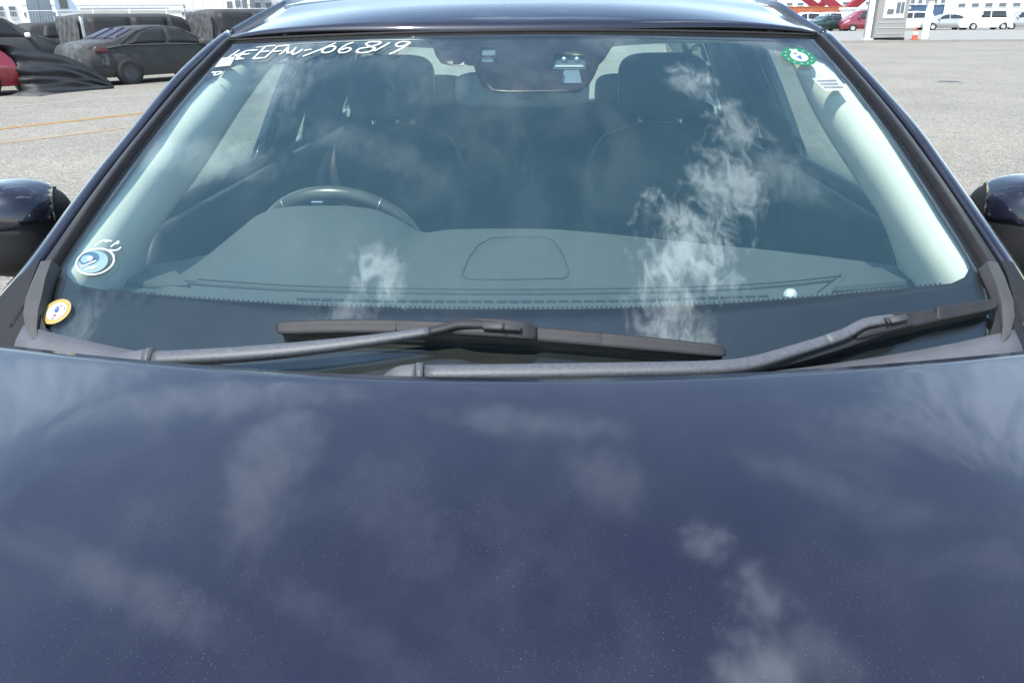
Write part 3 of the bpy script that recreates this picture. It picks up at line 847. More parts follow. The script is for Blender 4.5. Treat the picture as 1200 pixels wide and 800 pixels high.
# black seal between glass and roof
gobj('windshield_seal', [[glp(-1+2*j/40, 1.0, 0.0008) for j in range(41)], [glp(-1+2*j/40, 1.005, 0.0015) for j in range(41)], [glp(-1+2*j/40, 1.03, -0.006) for j in range(41)]], 'void', car, thick=0.004, off=-1)

# ---- cowl panel and corner trim
rows = []
for j in range(61):
    s = -0.962+1.924*j/60
    a = glp(s, 0.006, 0.004)
    f = V(a.x, hood_rear(a.x)+0.012, 1.118)
    b = a+V(0, -0.004, 0.006)
    c1 = a+(f-a)*0.4+V(0, 0, 0.012)
    rows.append([glp(s, 0.006, -0.012), a, b, c1, a+(f-a)*0.75+V(0, 0, 0.006), f, f+V(0, -0.03, -0.04)])
gobj('cowl_panel', rows, 'cowl', car, thick=0.003)
for sg, mol, cor in ((-1, [(45, 303), (60, 304), (53, 325), (49, 345), (44, 362), (41.5, 380), (40.5, 396), (35, 394), (29, 382), (27, 368), (29, 350), (35, 330)],
                      [(47, 303), (36, 330), (30, 352), (28, 368), (31, 384), (39, 396), (38, 413), (0, 413), (-30, 410), (-30, 376), (0, 347), (20, 325)]),
                     (1, [(1157, 305), (1172, 303), (1180, 320), (1189, 350), (1190, 370), (1186, 390), (1180, 398), (1175, 398), (1176, 380), (1174, 355), (1168, 332)],
                      [(1172, 304), (1187, 306), (1200, 327), (1230, 365), (1230, 412), (1200, 412), (1178, 410), (1179, 398), (1187, 388), (1189, 368), (1187, 345), (1180, 320)])):
    for nm, px, h, mt, th in (('corner_molding', mol, 0.017, 'trimgrey', 0.02), ('cowl_corner_trim', cor, 0.007, 'black', 0.03)):
        st = [on_glass(u, v, h) for u, v in px]
        xs = [p[0] for p in st]; 
        if nm == 'corner_molding':
            xm, xw = (max(xs)+min(xs))/2, (max(xs)-min(xs))/2
            fn = lambda a, b: glp(a, b, h-0.006*((a-xm)/xw)**2)
        else:
            fn = lambda a, b: glp(a, b, h-0.03*max(0, sg*a-1.1)**1.0)
        vs, fs = patch(st, [], fn, 0.03)
        mk(nm, vs, fs, mt, car, thick=th, bevel=0.002)
    # black plate where molding, cowl and band meet
    px = [(51, 345), (48, 365), (52, 378), (60, 398), (41, 397), (41, 380), (43, 362), (48, 346)] if sg < 0 else [(1168, 340), (1174, 356), (1176, 380), (1175, 399), (1156, 399), (1163, 380), (1167, 360)]
    mk('molding_gasket', [gpx(u, v, 0.004) for u, v in px], [tuple(range(len(px)))], 'rubber', car, smooth=False, thick=0.004)

# ---- wipers
ARM = [(-1, -1), (-1, 0.3), (-0.75, 0.85), (-0.2, 1), (0.45, 1), (0.85, 0.8), (1, 0.2), (1, -1)]
SPOIL = [(-0.45, -0.25), (-1, 0.0), (-1, 0.25), (-0.4, 0.42), (0.1, 0.6), (0.55, 1.0), (0.8, 0.95), (0.95, 0.3), (1, -0.5), (0.2, -0.6)]
def mkspan(px, n):   # smooth polyline of (u, v, h, w, th)
    return [tuple(p) for p in spline(px, n)]
# the one pivoting behind the steering wheel
wp = empty('wiper', tuple(gpx(300, 408, 0.02))); wp.parent = car; wp.location = Vector(wp.location)-WL[car.name]
bar('arm', mkspan([(178, 420, 0.030, 0.020, 0.013), (250, 416.5, 0.031, 0.020, 0.013), (340, 409.5, 0.031, 0.019, 0.012), (430, 399, 0.030, 0.015, 0.010), (505, 387.8, 0.028, 0.011, 0.007)], 30), 'arm', wp, ARM)
bar('arm_tip', mkspan([(503, 388, 0.028, 0.012, 0.008), (518, 385, 0.030, 0.012, 0.008), (535, 380, 0.036, 0.013, 0.008), (550, 379.5, 0.037, 0.014, 0.009), (585, 381, 0.034, 0.014, 0.009)], 14), 'blade', wp, ARM)
bar('arm_head', mkspan([(120, 430, 0.010, 0.030, 0.012), (150, 424, 0.026, 0.027, 0.018), (172, 420, 0.031, 0.025, 0.018)], 10), 'cowl', wp, ARM)
bar('hinge_pin', [(172.5, 420, 0.032, 0.027, 0.021), (178.5, 419.7, 0.032, 0.027, 0.021)], 'arm', wp, ARM)
bar('blade', mkspan([(325, 386, 0.014, 0.010, 0.010), (335, 385, 0.015, 0.019, 0.014), (400, 383.5, 0.016, 0.020, 0.016), (463, 384, 0.017, 0.020, 0.016), (465.5, 384, 0.015, 0.016, 0.012), (468, 384, 0.017, 0.019, 0.016), (540, 387, 0.018, 0.020, 0.016), (620, 392, 0.018, 0.020, 0.016),
                     (703, 399, 0.017, 0.020, 0.016), (705.5, 399.3, 0.015, 0.016, 0.012), (708, 399.5, 0.017, 0.020, 0.016), (780, 406, 0.016, 0.019, 0.016), (838, 412, 0.015, 0.016, 0.014), (850, 413.5, 0.013, 0.008, 0.008)], 70), 'blade', wp, SPOIL)
bar('blade_rubber', mkspan([(333, 392.5, 0.0075, 0.007, 0.015), (463, 393.0, 0.0078, 0.008, 0.016), (600, 400, 0.0078, 0.008, 0.016), (705, 407.5, 0.0078, 0.008, 0.016), (845, 419, 0.0072, 0.007, 0.014)], 30), 'rubber', wp, ARM)
bar('connector', mkspan([(532, 384, 0.026, 0.020, 0.016), (550, 384, 0.030, 0.026, 0.020), (590, 386, 0.030, 0.027, 0.020), (615, 388.5, 0.028, 0.025, 0.018), (628, 391, 0.022, 0.020, 0.012)], 14), 'blade', wp, SPOIL)
bar('connector_clip', [(566, 381.5, 0.042, 0.010, 0.006), (588, 382.5, 0.042, 0.011, 0.006), (610, 384.5, 0.040, 0.010, 0.005)], 'trimgrey', wp, ARM)
bar('connector_clip', [(588.2, 381.8, 0.0465, 0.009, 0.003), (590.4, 382, 0.0465, 0.009, 0.003)], 'rubber', wp, ARM)
# the long low one
wq = empty('wiper', tuple(gpx(800, 430, 0.02))); wq.parent = car; wq.location = Vector(wq.location)-WL[car.name]
bar('arm', mkspan([(496, 437, 0.030, 0.021, 0.014), (620, 435.5, 0.031, 0.021, 0.014), (740, 433.5, 0.031, 0.020, 0.014), (830, 431, 0.031, 0.019, 0.013), (880, 425.5, 0.030, 0.018, 0.012), (930, 411, 0.030, 0.016, 0.011), (970, 398.5, 0.030, 0.015, 0.010)], 44), 'arm', wq, ARM)
bar('arm_tip', mkspan([(968, 399, 0.030, 0.016, 0.011), (990, 391, 0.031, 0.015, 0.010), (1010, 380, 0.035, 0.014, 0.009), (1025, 376.5, 0.036, 0.014, 0.009), (1048, 373.5, 0.034, 0.014, 0.008)], 14), 'arm', wq, ARM)
bar('arm_head', mkspan([(452, 444, 0.012, 0.016, 0.010), (466, 440, 0.026, 0.024, 0.016), (488, 438, 0.031, 0.026, 0.018)], 10), 'cowl', wq, ARM)
bar('hinge_pin', [(488.5, 438, 0.032, 0.028, 0.021), (496.5, 437.6, 0.032, 0.028, 0.021)], 'arm', wq, ARM)
bar('blade', mkspan([(800, 442, 0.014, 0.014, 0.012), (880, 431, 0.015, 0.017, 0.014), (960, 410, 0.017, 0.019, 0.015), (1040, 383, 0.018, 0.020, 0.016), (1085, 372, 0.018, 0.020, 0.016), (1097, 369.3, 0.016, 0.019, 0.014), (1101, 368.4, 0.018, 0.020, 0.016), (1140, 361.5, 0.017, 0.018, 0.015), (1160, 357.8, 0.015, 0.015, 0.013), (1168, 356.5, 0.012, 0.007, 0.007)], 60), 'blade', wq, SPOIL)
bar('blade_rubber', mkspan([(806, 447, 0.0072, 0.007, 0.014), (900, 432, 0.0075, 0.008, 0.015), (985, 406, 0.0078, 0.008, 0.016), (1060, 385.5, 0.0078, 0.008, 0.016), (1158, 364, 0.0072, 0.007, 0.014)], 30), 'rubber', wq, ARM)
bar('connector', mkspan([(1000, 392, 0.022, 0.018, 0.012), (1015, 386, 0.026, 0.022, 0.016), (1045, 378, 0.028, 0.025, 0.018), (1065, 374, 0.026, 0.022, 0.014)], 12), 'blade', wq, SPOIL)
bar('connector_clip', [(1043, 375.6, 0.039, 0.010, 0.005), (1062, 371.6, 0.038, 0.010, 0.005)], 'trimgrey', wq, ARM)
bar('connector_clip', [(1038.5, 375.8, 0.0415, 0.010, 0.003), (1041, 375.3, 0.0415, 0.010, 0.003)], 'rubber', wq, ARM)

# ---- wing mirrors
def wing_mirror(sg, c):
    root = empty('wing_mirror', tuple(c)); root.parent = car; root.location = Vector(root.location)-WL[car.name]
    h = (0.128, 0.088, 0.084)
    vs, fs = grid(superbox((0, 0, 0), h, 0.62, 34, 52, 0.62), closed_u=True)
    def sh(p):
        x, y, z = p
        k = x/h[0]                                # +1 outboard
        z = z*(1.0-0.10*k-0.10*k*k)
        if z < 0: z *= 1.22
        z -= 0.012*max(0, -k)**2
        y = y*(1-0.12*k)
        if y > 0: y = min(y, 0.045)
        y += 0.035*k*k*(1 if k > 0 else 0.6)
        return V(c.x+sg*x, c.y+y, c.z+z)
    pos = [sh(v) for v in vs]
    P1, N1 = V(c.x, c.y, c.z-0.004), V(sg*0.10, 0.10, 1).normalized()        # seam under the painted cap
    P2, N2 = V(c.x-sg*0.118, c.y, c.z), V(sg*1, -0.45, 0.0).normalized()    # seam on the inboard side
    def piece(name, mt, cuts, **k):
        bm = bmesh.new()
        bv = [bm.verts.new(p) for p in pos]
        for f in fs:
            try: bm.faces.new([bv[i] for i in (f if sg > 0 else f[::-1])])
            except ValueError: pass
        bmesh.ops.remove_doubles(bm, verts=bm.verts, dist=1e-5)
        for co, no in cuts:
            bmesh.ops.bisect_plane(bm, geom=bm.verts[:]+bm.edges[:]+bm.faces[:], plane_co=co, plane_no=no, clear_inner=True)
        bmesh.ops.recalc_face_normals(bm, faces=bm.faces[:])
        bm.verts.index_update()
        o = mk(name, [v.co.copy() for v in bm.verts], [tuple(v.index for v in f.verts) for f in bm.faces], mt, root, **k)
        bm.free()
        return o
    piece('mirror_cap', 'paint2', [(P1, N1), (P2, N2)], thick=0.004, off=0.6)
    piece('mirror_housing', 'black', [(P1+N1*0.003, -N1)], thick=0.002, off=-1)
    piece('mirror_housing', 'black', [(P1-N1*0.003, N1), (P2+N2*0.003, -N2)], thick=0.002, off=-1)
    gobj('mirror_glass', [[V(c.x+sg*0.10*a, c.y+0.047+0.008, c.z+0.065*b) for a in (-1, 0, 1)] for b in (-1, 0, 1)], 'chrome', root, smooth=False)
    # foot reaching to the door
    ft = []
    for k in range(8):
        a = k/7
        cx = c.x-sg*(0.02+0.16*a); cy = c.y+0.02+0.05*a; cz = c.z-0.085-0.02*a
        hy, hz = 0.045+0.03*a, 0.026-0.004*a
        ft.append([V(cx, cy+hy*math.cos(t), cz+hz*math.sin(t)) for t in [2*math.pi*i/14 for i in range(14)]])
    gobj('mirror_foot', ft, 'black', root, cu=True, cap=True)
wing_mirror(-1, V(*at_y(1, 262, 1.52)))
wing_mirror(1, V(*at_y(1222, 259, 1.52)))

# ---- cabin sides: doors with window openings
def xo(z): return 0.88-0.4545*(z-1.16) if z > 1.16 else 0.88+0.035*math.sin(min(1, (1.16-z)/0.76)*math.pi)
def xob(y, z):
    x = xo(z)
    if y < 0.55: x -= 0.22*((0.55-y)/0.8)**2
    if y > 3.5: x -= 0.16*((y-3.5)/0.8)**2
    return x
def side_piece(name, poly, holes, mat, sg, parent, dx=0.0, thick=0.05, step=0.09):
    fn = lambda a, b: V(sg*(xob(a, b)+dx), a, b)
    vs, fs = patch(poly, holes, fn, step)
    # make normals face outwards
    if fs:
        a, b, c_ = (vs[i] for i in fs[0][:3])
        if (b-a).cross(c_-a).x*sg < 0: fs = [f[::-1] for f in fs]
    return mk(name, vs, fs, mat, parent, thick=thick, off=-1)
def arc(cy, cz, r, a0, a1, n=14):
    return [(cy+r*math.cos(R(a0+(a1-a0)*k/n)), cz+r*math.sin(R(a0+(a1-a0)*k/n))) for k in range(n+1)]
FW = [(1.62, 1.165), (2.44, 1.165), (2.47, 1.36), (2.53, 1.53), (2.36, 1.535), (2.20, 1.50), (2.05, 1.435), (1.95, 1.37), (1.80, 1.255), (1.66, 1.175)]
RW = [(2.56, 1.165), (3.32, 1.175), (3.36, 1.30), (3.22, 1.50), (2.90, 1.545), (2.64, 1.535), (2.58, 1.36)]
for sg in (-1, 1):
    fen = [(-0.10, 0.38), (0.30, 0.36)] + arc(0.68, 0.36, 0.39, 178, 2) + [(1.36, 0.30), (1.38, 1.10), (1.30, 1.135), (1.05, 1.14), (0.70, 1.125), (0.35, 1.08), (0.05, 1.00), (-0.08, 0.90)]
    side_piece('front_fender', fen, [], 'paint', sg, car, thick=0.03)
    # strip joining hood edge and fender
    rows = []
    for k in range(25):
        d = k/24
        p = hood_pt(sg, d)
        zf = interp(p.y, [-0.1, 0.05, 0.35, 0.70, 1.05, 1.3], [0.90, 1.00, 1.08, 1.125, 1.14, 1.135])
        q = V(sg*xob(p.y, zf), p.y, zf)
        rows.append([p+V(sg*0.003, 0, -0.03), p+V(sg*0.004, 0, -0.003), p.lerp(q, 0.25)+V(0, 0, 0.010), p.lerp(q, 0.6)+V(0, 0, 0.012), q])
    gobj('fender_top', rows, 'paint', car)
    fd = empty('front_door', (sg*0.88, 1.92, 0.8)); fd.parent = car; fd.location = Vector(fd.location)-WL[car.name]
    fdp = [(1.40, 0.32), (2.48, 0.32), (2.50, 1.16), (2.51, 1.36), (2.57, 1.56), (2.36, 1.575), (2.18, 1.54), (2.02, 1.47), (1.90, 1.385), (1.75, 1.27), (1.56, 1.155), (1.40, 1.12)]
    side_piece('door_panel', fdp, [FW], 'paint2', sg, fd, thick=0.03)
    side_piece('window', [(y, z) for y, z in FW], [], 'side_glass', sg, fd, dx=-0.02, thick=0.004)
    side_piece('inner_panel', [(1.52, 0.40), (2.46, 0.40), (2.46, 1.160), (1.62, 1.160), (1.56, 1.10)], [], 'interior', sg, fd, dx=-0.075, thick=0.02)
    # capping along the sill and the armrest
    tube('sill_cap', [V(sg*0.835, 1.60, 1.162), V(sg*0.835, 2.0, 1.166), V(sg*0.835, 2.45, 1.166)], 0.02, 'interior', fd, n=8)
    box('armrest', (sg*0.76, 2.05, 0.90), (0.08, 0.55, 0.06), 'interior', fd, bevel=0.015)
    tube('handle', [V(sg*0.905, 2.20, 0.99), V(sg*0.935, 2.22, 0.995), V(sg*0.935, 2.38, 1.0), V(sg*0.905, 2.40, 1.0)], 0.012, 'paint2', fd, n=8)
    rd = empty('rear_door', (sg*0.88, 2.9, 0.8)); rd.parent = car; rd.location = Vector(rd.location)-WL[car.name]
    rdp = [(2.505, 0.32), (2.98, 0.32)] + arc(3.38, 0.36, 0.40, 170, 112, 6) + [(3.30, 0.95), (3.38, 1.16), (3.41, 1.30), (3.27, 1.545), (2.90, 1.59), (2.60, 1.575), (2.535, 1.36), (2.52, 1.16)]
    side_piece('door_panel', rdp, [RW], 'paint2', sg, rd, thick=0.03)
    side_piece('window', RW, [], 'side_glass', sg, rd, dx=-0.02, thick=0.004)
    side_piece('added_dark_panel', [(2.86, 1.15), (3.33, 1.15), (3.36, 1.30), (3.21, 1.49), (2.90, 1.535), (2.66, 1.53), (2.70, 1.38)], [], 'interior', sg, rd, dx=-0.045, thick=0.004)  # added dark panel, darkens the rear side window except for a sliver
    side_piece('inner_panel', [(2.62, 0.40), (3.30, 0.62), (3.32, 1.160), (2.62, 1.160)], [], 'interior', sg, rd, dx=-0.075, thick=0.02)
    tube('handle', [V(sg*0.905, 3.02, 1.01), V(sg*0.935, 3.04, 1.015), V(sg*0.935, 3.20, 1.02), V(sg*0.905, 3.22, 1.02)], 0.012, 'paint2', rd, n=8)
    rq = [(3.40, 1.16), (3.30, 0.95)] + arc(3.38, 0.36, 0.40, 105, 2, 10) + [(4.22, 0.36), (4.28, 0.8), (4.22, 1.10), (4.12, 1.25), (3.98, 1.56), (3.70, 1.59), (3.29, 1.545), (3.43, 1.30)]
    QW = [(3.52, 1.20), (3.86, 1.24), (3.78, 1.44), (3.46, 1.48)]
    qp = side_piece('rear_quarter', rq, [QW], 'paint2', sg, car, thick=0.03)
    side_piece('quarter_window', QW, [], 'dark_glass', sg, qp, dx=-0.02, thick=0.004)
    # inner centre pillar and belts
    rows = []
    for k in range(9):
        z = 0.75+0.80*k/8
        x = xo(z)-0.055; y0 = 2.43+0.10*(z-1.16)*1.6; y1 = 2.63+0.05*(z-1.16)*1.6
        w = 0.03 if z < 1.16 else 0.0
        rows.append([V(sg*x, y0-w, z), V(sg*(x-0.035), y0+0.05-w*0.5, z), V(sg*(x-0.035), y1-0.05, z), V(sg*x, y1, z)])
    gobj('centre_pillar_trim', rows, 'interior', car)
    # wheels
    for wy in (0.68, 3.38):
        w = empty('wheel', (sg*0.80, wy, 0.36)); w.parent = car; w.location = Vector(w.location)-WL[car.name]
        prof = [(0.24, -0.11), (0.33, -0.11), (0.355, -0.085), (0.36, 0), (0.355, 0.085), (0.33, 0.11), (0.24, 0.11)]
        gobj('tyre', lathe(prof, 32, 'x', (sg*0.80, wy, 0.36)), 'tyre', w, cv=True)
        gobj('rim', lathe([(0.245, 0.10*sg), (0.235, 0.06*sg), (0.225, 0.05*sg), (0.06, 0.075*sg), (0.0, 0.078*sg)], 32, 'x', (sg*0.80, wy, 0.36)), 'interior', w, cv=True)
        for k in range(10):
            a = 2*math.pi*k/10
            d = V(0, math.cos(a), math.sin(a)); q = V(0, -math.sin(a), math.cos(a)); b = V(sg*0.80, wy, 0.36)
            mk('spoke', [b+d*0.05+q*0.018+V(sg*0.085, 0, 0), b+d*0.05-q*0.018+V(sg*0.085, 0, 0), b+d*0.235-q*0.026+V(sg*0.092, 0, 0), b+d*0.235+q*0.026+V(sg*0.092, 0, 0)], [(0, 1, 2, 3)], 'rim', w, smooth=False, thick=0.02)
# nose, tail, underside
rows = []
for k in range(25):
    s = -1+2*k/24
    p = hood_pt(s, 1.0)
    x = p.x*1.06; sw = 0.26*s*s*abs(s)
    rows.append([p+V(0, 0.02, -0.01), V(x, -0.17+sw, 0.93), V(x*1.03, -0.235+sw, 0.80), V(x*1.06, -0.26+sw, 0.62), V(x*1.06, -0.25+sw, 0.45), V(x*1.04, -0.20+sw, 0.28), V(x, -0.05+sw, 0.22)])
fb = gobj('front_bumper', rows, 'paint2', car, flip=True)
gr = [[V(-0.46+0.92*i/12, -0.243+0.13*abs(-1+i/6)**3*0.4-0.012, 0.90-0.22*j/4+0.0*i) for i in range(13)] for j in range(5)]
go = gobj('grille', gr, 'void', car, thick=0.01)
for j in range(4):
    tube('grille_bar', [V(-0.45+0.9*i/8, -0.262+0.05*abs(-1+i/4)**3, 0.875-0.055*j) for i in range(9)], 0.007, 'black', go, n=6)
tube('grille_trim', [V(-0.48, -0.20, 0.86), V(-0.36, -0.25, 0.70), V(0, -0.275, 0.665), V(0.36, -0.25, 0.70), V(0.48, -0.20, 0.86)], 0.012, 'chrome', go, n=8)
for sg in (-1, 1):
    hl = [[V(sg*(0.50+0.30*i/6), -0.215+0.20*(i/6)**2-0.012+0.02*j, 0.87-0.10*j+0.03*i/6) for i in range(7)] for j in range(2)]
    gobj('headlight', hl, 'chrome', car, thick=0.03)
    box('fog_lamp', (sg*0.62, -0.17, 0.42), (0.12, 0.04, 0.06), 'void', car, bevel=0.01)
rows = []
for k in range(17):
    s = -1+2*k/16
    sw = -0.12*s*s
    rows.append([V(s*0.60, 3.99+sw*0.3, 1.585), V(s*0.66, 4.10+sw*0.5, 1.40), V(s*0.74, 4.20+sw, 1.16)])
tg = gobj('rear_window', rows, 'side_glass', car, thick=0.005)
rows = []
for k in range(17):
    s = -1+2*k/16
    sw = -0.12*s*s
    rows.append([V(s*0.74, 4.20+sw, 1.16), V(s*0.80, 4.30+sw, 1.00), V(s*0.84, 4.32+sw, 0.70), V(s*0.85, 4.34+sw, 0.45), V(s*0.82, 4.28+sw, 0.25)])
gobj('tailgate', rows, 'paint2', car, thick=0.02)
box('underbody', (0, 2.0, 0.27), (1.60, 4.1, 0.06), 'void', car)
box('firewall', (0, 1.17, 0.72), (1.62, 0.03, 0.72), 'void', car)

# ---- dashboard
far_px = [(150, 318), (170, 311), (215, 305), (256, 295), (280, 270), (300, 253), (317, 245.5), (340, 242), (359, 241), (405, 241), (438, 245), (466, 257), (486, 270), (499, 273), (524, 269), (565, 268), (620, 268), (657, 269), (723, 275), (827, 286), (900, 293), (970, 301), (1050, 311), (1100, 320)]
YF = 1.53
far = [at_y(u, v, YF) for u, v in far_px]
fx = [p.x for p in far]; fz = [p.z for p in far]
def dash_z(x, y):
    zf = interp(x, fx, fz)
    base = 1.176-0.02*abs(x/0.7)**2
    zf = max(1.04, zf)
    k = sstep(y, 1.06, YF)
    return base+(zf-base)*k
def glass_y(x):   # where the dash meets the glass
    return 0.99+0.16*(x/0.72)**2
def dash_pt(x, a):
    y = glass_y(x)+(YF-glass_y(x))*a
    return V(x, y, dash_z(x, y))
xs = [-0.80+1.60*j/160 for j in range(161)]
rows = [[dash_pt(x, i/28) for x in xs] for i in range(29)]
roll = []
for k, (dy, dz) in enumerate([(0.012, -0.003), (0.022, -0.012), (0.028, -0.03), (0.03, -0.10), (-0.05, -0.25), (-0.08, -0.5)]):
    roll.append([rows[28][j]+V(0, dy, dz) for j in range(161)])
da = gobj('dashboard', rows+roll, 'dash', car, thick=0.006, off=-1)
def on_dash(u, v):
    d = ray(u, v); l = 1.3
    for _ in range(60):
        p = CAM+d*l; e = p[2]-dash_z(p[0], p[1]); l += e*1.2
    return Vector(CAM+d*l)
def dash_line(name, px, w, mat, lift=0.002, n=40, closed=False):
    P = [on_dash(p[0], p[1]) for p in spline(px+([px[0], px[1]] if closed else []), n)]
    return tube(name, [p+V(0, 0, lift-0.001) for p in P], w/2, mat, da, n=6)
dash_line('groove', [(228, 331), (232, 334), (350, 341), (500, 344.5), (650, 345), (800, 342.5), (900, 337.5), (975, 330)], 0.006, 'dashline')
dash_line('groove', [(140, 318), (228, 331)], 0.003, 'dashline', n=10)
dash_line('groove', [(232, 328), (350, 335.5), (500, 339), (650, 339.5), (800, 337), (900, 332.5), (985, 324)], 0.003, 'dashline')
dash_line('groove', [(985, 322), (958, 343)], 0.003, 'dashline', n=10)
# defroster slots
for k in range(38):
    u = 348+k*14.6
    v = float(np.interp(u, [340, 450, 600, 750, 900], [351, 353.5, 354.2, 353.2, 347.5]))
    a, b = on_dash(u, v), on_dash(u+11.5, float(np.interp(u+11.5, [340, 450, 600, 750, 900], [351, 353.5, 354.2, 353.2, 347.5])))
    mk('defroster_slot', [a+V(0, -0.004, 0.0022), b+V(0, -0.004, 0.0022), b+V(0, 0.004, 0.0022), a+V(0, 0.004, 0.0022)], [(0, 1, 2, 3)], 'dashline', da, smooth=False, thick=0.001)
# centre speaker: raised lid with rim
sp_px = [(541, 324), (548, 305), (560, 288), (575, 279.5), (600, 278), (637, 278), (648, 282), (658, 295), (666, 316), (666, 323), (660, 327), (600, 328), (550, 328)]
P = [on_dash(u, v) for u, v in sp_px]
tube('speaker_rim', [p+V(0, 0, 0.001) for p in P], 0.0014, 'dashseam', da, n=6, closed=True)
for px in ([(975, 343), (990, 327), (1010, 320), (1050, 317), (1075, 318), (1098, 332), (1060, 336)], [(135, 334), (150, 322), (180, 316), (205, 318), (222, 337), (180, 338)]):
    P = [on_dash(u, v) for u, v in px]; c_ = sum(P, V(0, 0, 0))/len(P)
    tube('tweeter_rim', [p+V(0, 0, 0.002) for p in P], 0.0022, 'dashline', da, n=6, closed=True)
    vs = [c_+V(0, 0, 0.011)]+[c_.lerp(p, 0.93)+V(0, 0, 0.010) for p in P]+[p+V(0, 0, 0.0) for p in P]
    n = len(P)
    mk('tweeter_cover', vs, [(0, 1+i, 1+(i+1) % n) for i in range(n)]+[(1+i, 1+n+i, 1+n+(i+1) % n, 1+(i+1) % n) for i in range(n)], 'dash', da, smooth=False)
p = on_dash(926, 346)
gobj('light_sensor', lathe([(0.011, 0), (0.010, 0.006), (0.006, 0.010), (0.0, 0.011)], 16, 'z', p), 'galv', da, cv=True)

# ---- steering wheel
sw = empty('steering_wheel', (-0.405, 1.72, 1.06)); sw.parent = car; sw.location = Vector(sw.location)-WL[car.name]
swc, tl = V(-0.405, 1.700, 1.064), R(24)
def wheel_pt(a, r, dn=0.0):
    ex = V(1, 0, 0); ez = V(0, -math.sin(tl), math.cos(tl)); en = V(0, math.cos(tl), math.sin(tl))
    return swc+ex*r*math.cos(a)+ez*r*math.sin(a)+en*dn
tube('rim', [wheel_pt(2*math.pi*k/56, 0.188) for k in range(56)], 0.0165, 'wheelrim', sw, n=14, closed=True)
for a in (R(12), R(168), R(245), R(295)):
    tube('spoke', [wheel_pt(a, 0.18), wheel_pt(a, 0.12, -0.012), wheel_pt(a, 0.05, -0.02)], [0.012, 0.016, 0.02], 'interior', sw, n=8)
gobj('hub', [[wheel_pt(2*math.pi*j/24, r, d) for j in range(24)] for r, d in ((0.085, -0.05), (0.088, -0.01), (0.075, 0.012), (0.04, 0.02), (0.005, 0.022))], 'interior', sw, cu=True)
for a in (R(58), R(122)):
    tube('rim_seam', [wheel_pt(a, 0.188)+(wheel_pt(a, 0.205)-wheel_pt(a, 0.188)).normalized()*0.0162*math.cos(t)+V(0, math.cos(tl), math.sin(tl))*0.0162*math.sin(t) for t in [2*math.pi*i/16 for i in range(16)]], 0.001, 'satin', sw, n=5, closed=True)
gc = at_y(372, 238, 1.585)
box('glint_block', gc, (0.025, 0.012, 0.010), 'chrome', sw, bevel=0.002)  # chrome block put in for the white glint beside the wheel rim
# ---- seats
def seat(cx):
    root = empty('front_seat', (cx, 2.35, 0.5)); root.parent = car; root.location = Vector(root.location)-WL[car.name]
    def mapz(p):   # lean back
        return V(p.x, p.y+(p.z-0.7)*0.22, p.z)
    rows = []
    for i in range(21):
        z = 0.62+0.66*i/20
        hw = interp(z, [0.62, 0.75, 1.0, 1.15, 1.23, 1.27, 1.28], [0.235, 0.255, 0.25, 0.225, 0.19, 0.14, 0.06])
        dp = interp(z, [0.62, 1.1, 1.22, 1.28], [0.075, 0.065, 0.05, 0.015])
        row = []
        for j in range(36):
            a = 2*math.pi*j/36
            x = hw*math.copysign(abs(math.cos(a))**0.55, math.cos(a)); y = dp*math.copysign(abs(math.sin(a))**0.6, math.sin(a))
            if y < 0:   # side bolsters stand forward
                k = abs(x)/hw
                y -= 0.055*sstep(k, 0.55, 0.9)*(1-sstep(z, 1.12, 1.26))
            row.append(mapz(V(cx+x, 2.30+y, z)))
        rows.append(row)
    back = gobj('backrest', rows, 'leather', root, cu=True, cap=True)
    for sx in (-1, 1):
        tube('seam', [mapz(V(cx+sx*(0.145+0.012*math.sin(k)), 2.30-0.070 if z < 1.1 else 2.30-0.058, z)) for k, z in enumerate([0.7, 0.85, 1.0, 1.1, 1.18])], 0.0035, 'seam', back, n=5)
    tube('seam', [mapz(V(cx+x, 2.233, 1.02)) for x in (-0.14, -0.05, 0.05, 0.14)], 0.0035, 'seam', back, n=5)
    hr = [[mapz(V(p.x, p.y, p.z)) for p in r] for r in superbox((cx, 2.30, 1.385), (0.132, 0.055, 0.092), 0.5, 16, 28)]
    gobj('headrest', hr, 'leather', root, cu=True)
    for sx in (-0.06, 0.06):
        tube('headrest_post', [mapz(V(cx+sx, 2.31, 1.22)), mapz(V(cx+sx, 2.31, 1.33))], 0.007, 'satin', root, n=8)
    gobj('cushion', superbox((cx, 2.05, 0.60), (0.26, 0.28, 0.10), 0.4, 14, 28), 'leather', root, cu=True)
seat(-0.41); seat(0.41)
box('centre_console', (0, 1.95, 0.62), (0.22, 0.95, 0.40), 'interior', car, bevel=0.03)
rs = empty('rear_seat', (0, 3.2, 0.5)); rs.parent = car; rs.location = Vector(rs.location)-WL[car.name]
gobj('cushion', superbox((0, 2.95, 0.62), (0.66, 0.27, 0.10), 0.35, 14, 32), 'leather', rs, cu=True)
gobj('backrest', [[V(p.x, p.y+(p.z-0.9)*0.3, p.z) for p in r] for r in superbox((0, 3.25, 0.94), (0.66, 0.09, 0.32), 0.35, 14, 32)], 'leather', rs, cu=True)
for x in (-0.40, 0.0, 0.40):
    gobj('headrest', superbox((x, 3.37, 1.285 if x else 1.22), (0.13, 0.05, 0.075 if x else 0.05), 0.5, 14, 24), 'leather', rs, cu=True)
gobj('parcel_shelf', [[V(-0.66, 3.42, 1.10), V(0.66, 3.42, 1.10)], [V(-0.66, 4.14, 1.12), V(0.66, 4.14, 1.12)]], 'interior', car, smooth=False, thick=0.02)
